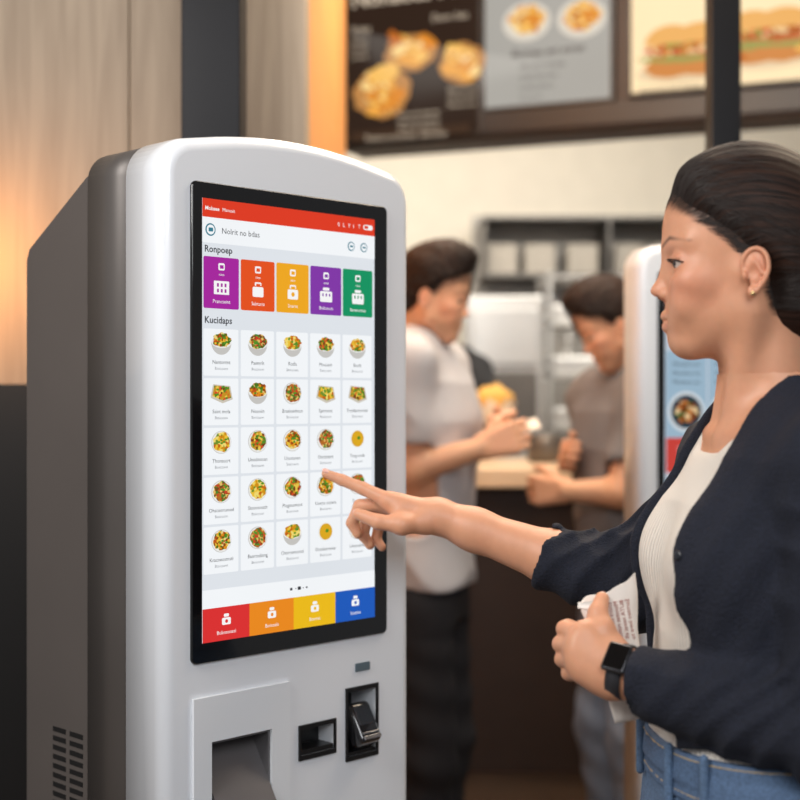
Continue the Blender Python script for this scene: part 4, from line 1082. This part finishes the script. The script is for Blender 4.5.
arms2 = {1:(T2.pt(.02,.175,S2-.01), P(620,492,3.55), P(568,491,3.62)), -1:(T2.pt(.02,-.175,S2-.01), P(606,470,3.88), P(582,462,3.80))}
man("man in dark grey t-shirt and faded jeans looking down", H2, T2, S2, arms2, ('tee_dark',(118,116,118),.85), ('faded_jeans',(138,152,174),.8), (224,170,136), top=.008)
w1 = P(514,430,3.40)
bm = bmesh.new(); box_bm(bm, Vector(w1)-Vector((.064,.040,.003)), Vector(w1)+Vector((.064,.040,.003)), .002, R=Matrix.Rotation(math.radians(-16),3,'Y')@Matrix.Rotation(math.radians(16),3,'X'))
tag(bmobj('folded_paper', bm, mat('paper_white',(232,222,208),.6)), "folded white paper held in the man's hands", "paper")
w3 = P(494,400,4.90); bm = bmesh.new(); bmesh.ops.create_uvsphere(bm, u_segments=20, v_segments=12, radius=1)
for v in bm.verts: v.co = Vector((v.co.x*.068*(1+.1*math.sin(v.co.z*6)), v.co.y*.048, v.co.z*.056*(1+.12*math.sin(v.co.x*7))))+Vector(w3)
wr3 = bmobj('wrapped_snack', bm, mat('wrap_yellow',(242,190,96),.6,var=.2,vscale=30), None, True); tag(wr3, "yellow snack in white paper held in a hand", "snack")
bm = bmesh.new()
ringA = [bm.verts.new(Vector(w3)+Vector((.052*math.cos(2*math.pi*i/20), .040*math.sin(2*math.pi*i/20), -.085))) for i in range(20)]
ringB = [bm.verts.new(Vector(w3)+Vector((.078*math.cos(2*math.pi*i/20), .056*math.sin(2*math.pi*i/20), -.010+.020*math.sin(i*2.3)))) for i in range(20)]
for i in range(20): bm.faces.new((ringA[i],ringA[(i+1)%20],ringB[(i+1)%20],ringB[i]))
bm.faces.new(ringA)
o = bmobj('snack_paper', bm, mat('paper_white',(232,222,208),.6), None, True); o.parent = wr3

# ================================================================== LIGHTS
def area(loc, target, size, power, col, sy=None):
    L = bpy.data.lights.new('area', 'AREA'); L.energy = power; L.size = size; L.color = col
    if sy: L.shape = 'RECTANGLE'; L.size_y = sy
    o = bpy.data.objects.new('unseen_light', L); o.location = loc  # lights are added out of view, with no fixtures modelled
    o.rotation_euler = (Vector(target)-Vector(loc)).to_track_quat('-Z','Y').to_euler(); COL.objects.link(o)
    o["label"] = "soft unseen area light added to the scene"; o["category"] = "light"; return o
area((.45,-.7,2.5), (-.1,1.8,1.2), 1.2, 33, (.96,.98,1))
area((-1.2,.5,2.4), (.3,1.6,1.2), .8, 30, (1,.96,.92))
area((1.4,2.6,3.1), (.3,1.7,1.2), .9, 30, (1,.82,.62))
area((.3,2.6,3.2), (.4,3.7,1.2), 1.2, 38, (1,.90,.78))  # added fill on the men
area((.3,3.9,3.2), (.4,4.2,1.0), 1.2, 42, (1,.88,.74))
area((.8,6.0,3.2), (.8,7.2,1.4), 2.0, 140, (1,.95,.87))
area((-.6,6.5,3.2), (-.2,8,1.4), 1.6, 70, (1,.90,.78))
area((.3,3.4,2.9), (-.18,3.7,2.2), .4, 8, (1,.66,.34))
area((-.86,2.40,1.66), (-.80,2.6,1.60), .10, 1.5, (1,.42,.10))  # small low lamp added for the orange glow on the left wall
w = bpy.data.worlds.new('w'); S.world = w; w.use_nodes = True
w.node_tree.nodes['Background'].inputs['Color'].default_value = (.98,.98,1,1); w.node_tree.nodes['Background'].inputs['Strength'].default_value = .22
# ================================================================== CAMERA
cam = bpy.data.cameras.new('cam'); co = bpy.data.objects.new('camera', cam); COL.objects.link(co)
co.location = (0,0,CZ); co.rotation_euler = (math.radians(90),0,0); cam.sensor_width = 36; cam.lens = FP/800*36
cam.dof.use_dof = True; cam.dof.focus_distance = 1.68; cam.dof.aperture_fstop = 3.3; cam.clip_start = .05
S.camera = co
S.view_settings.view_transform = 'Standard'
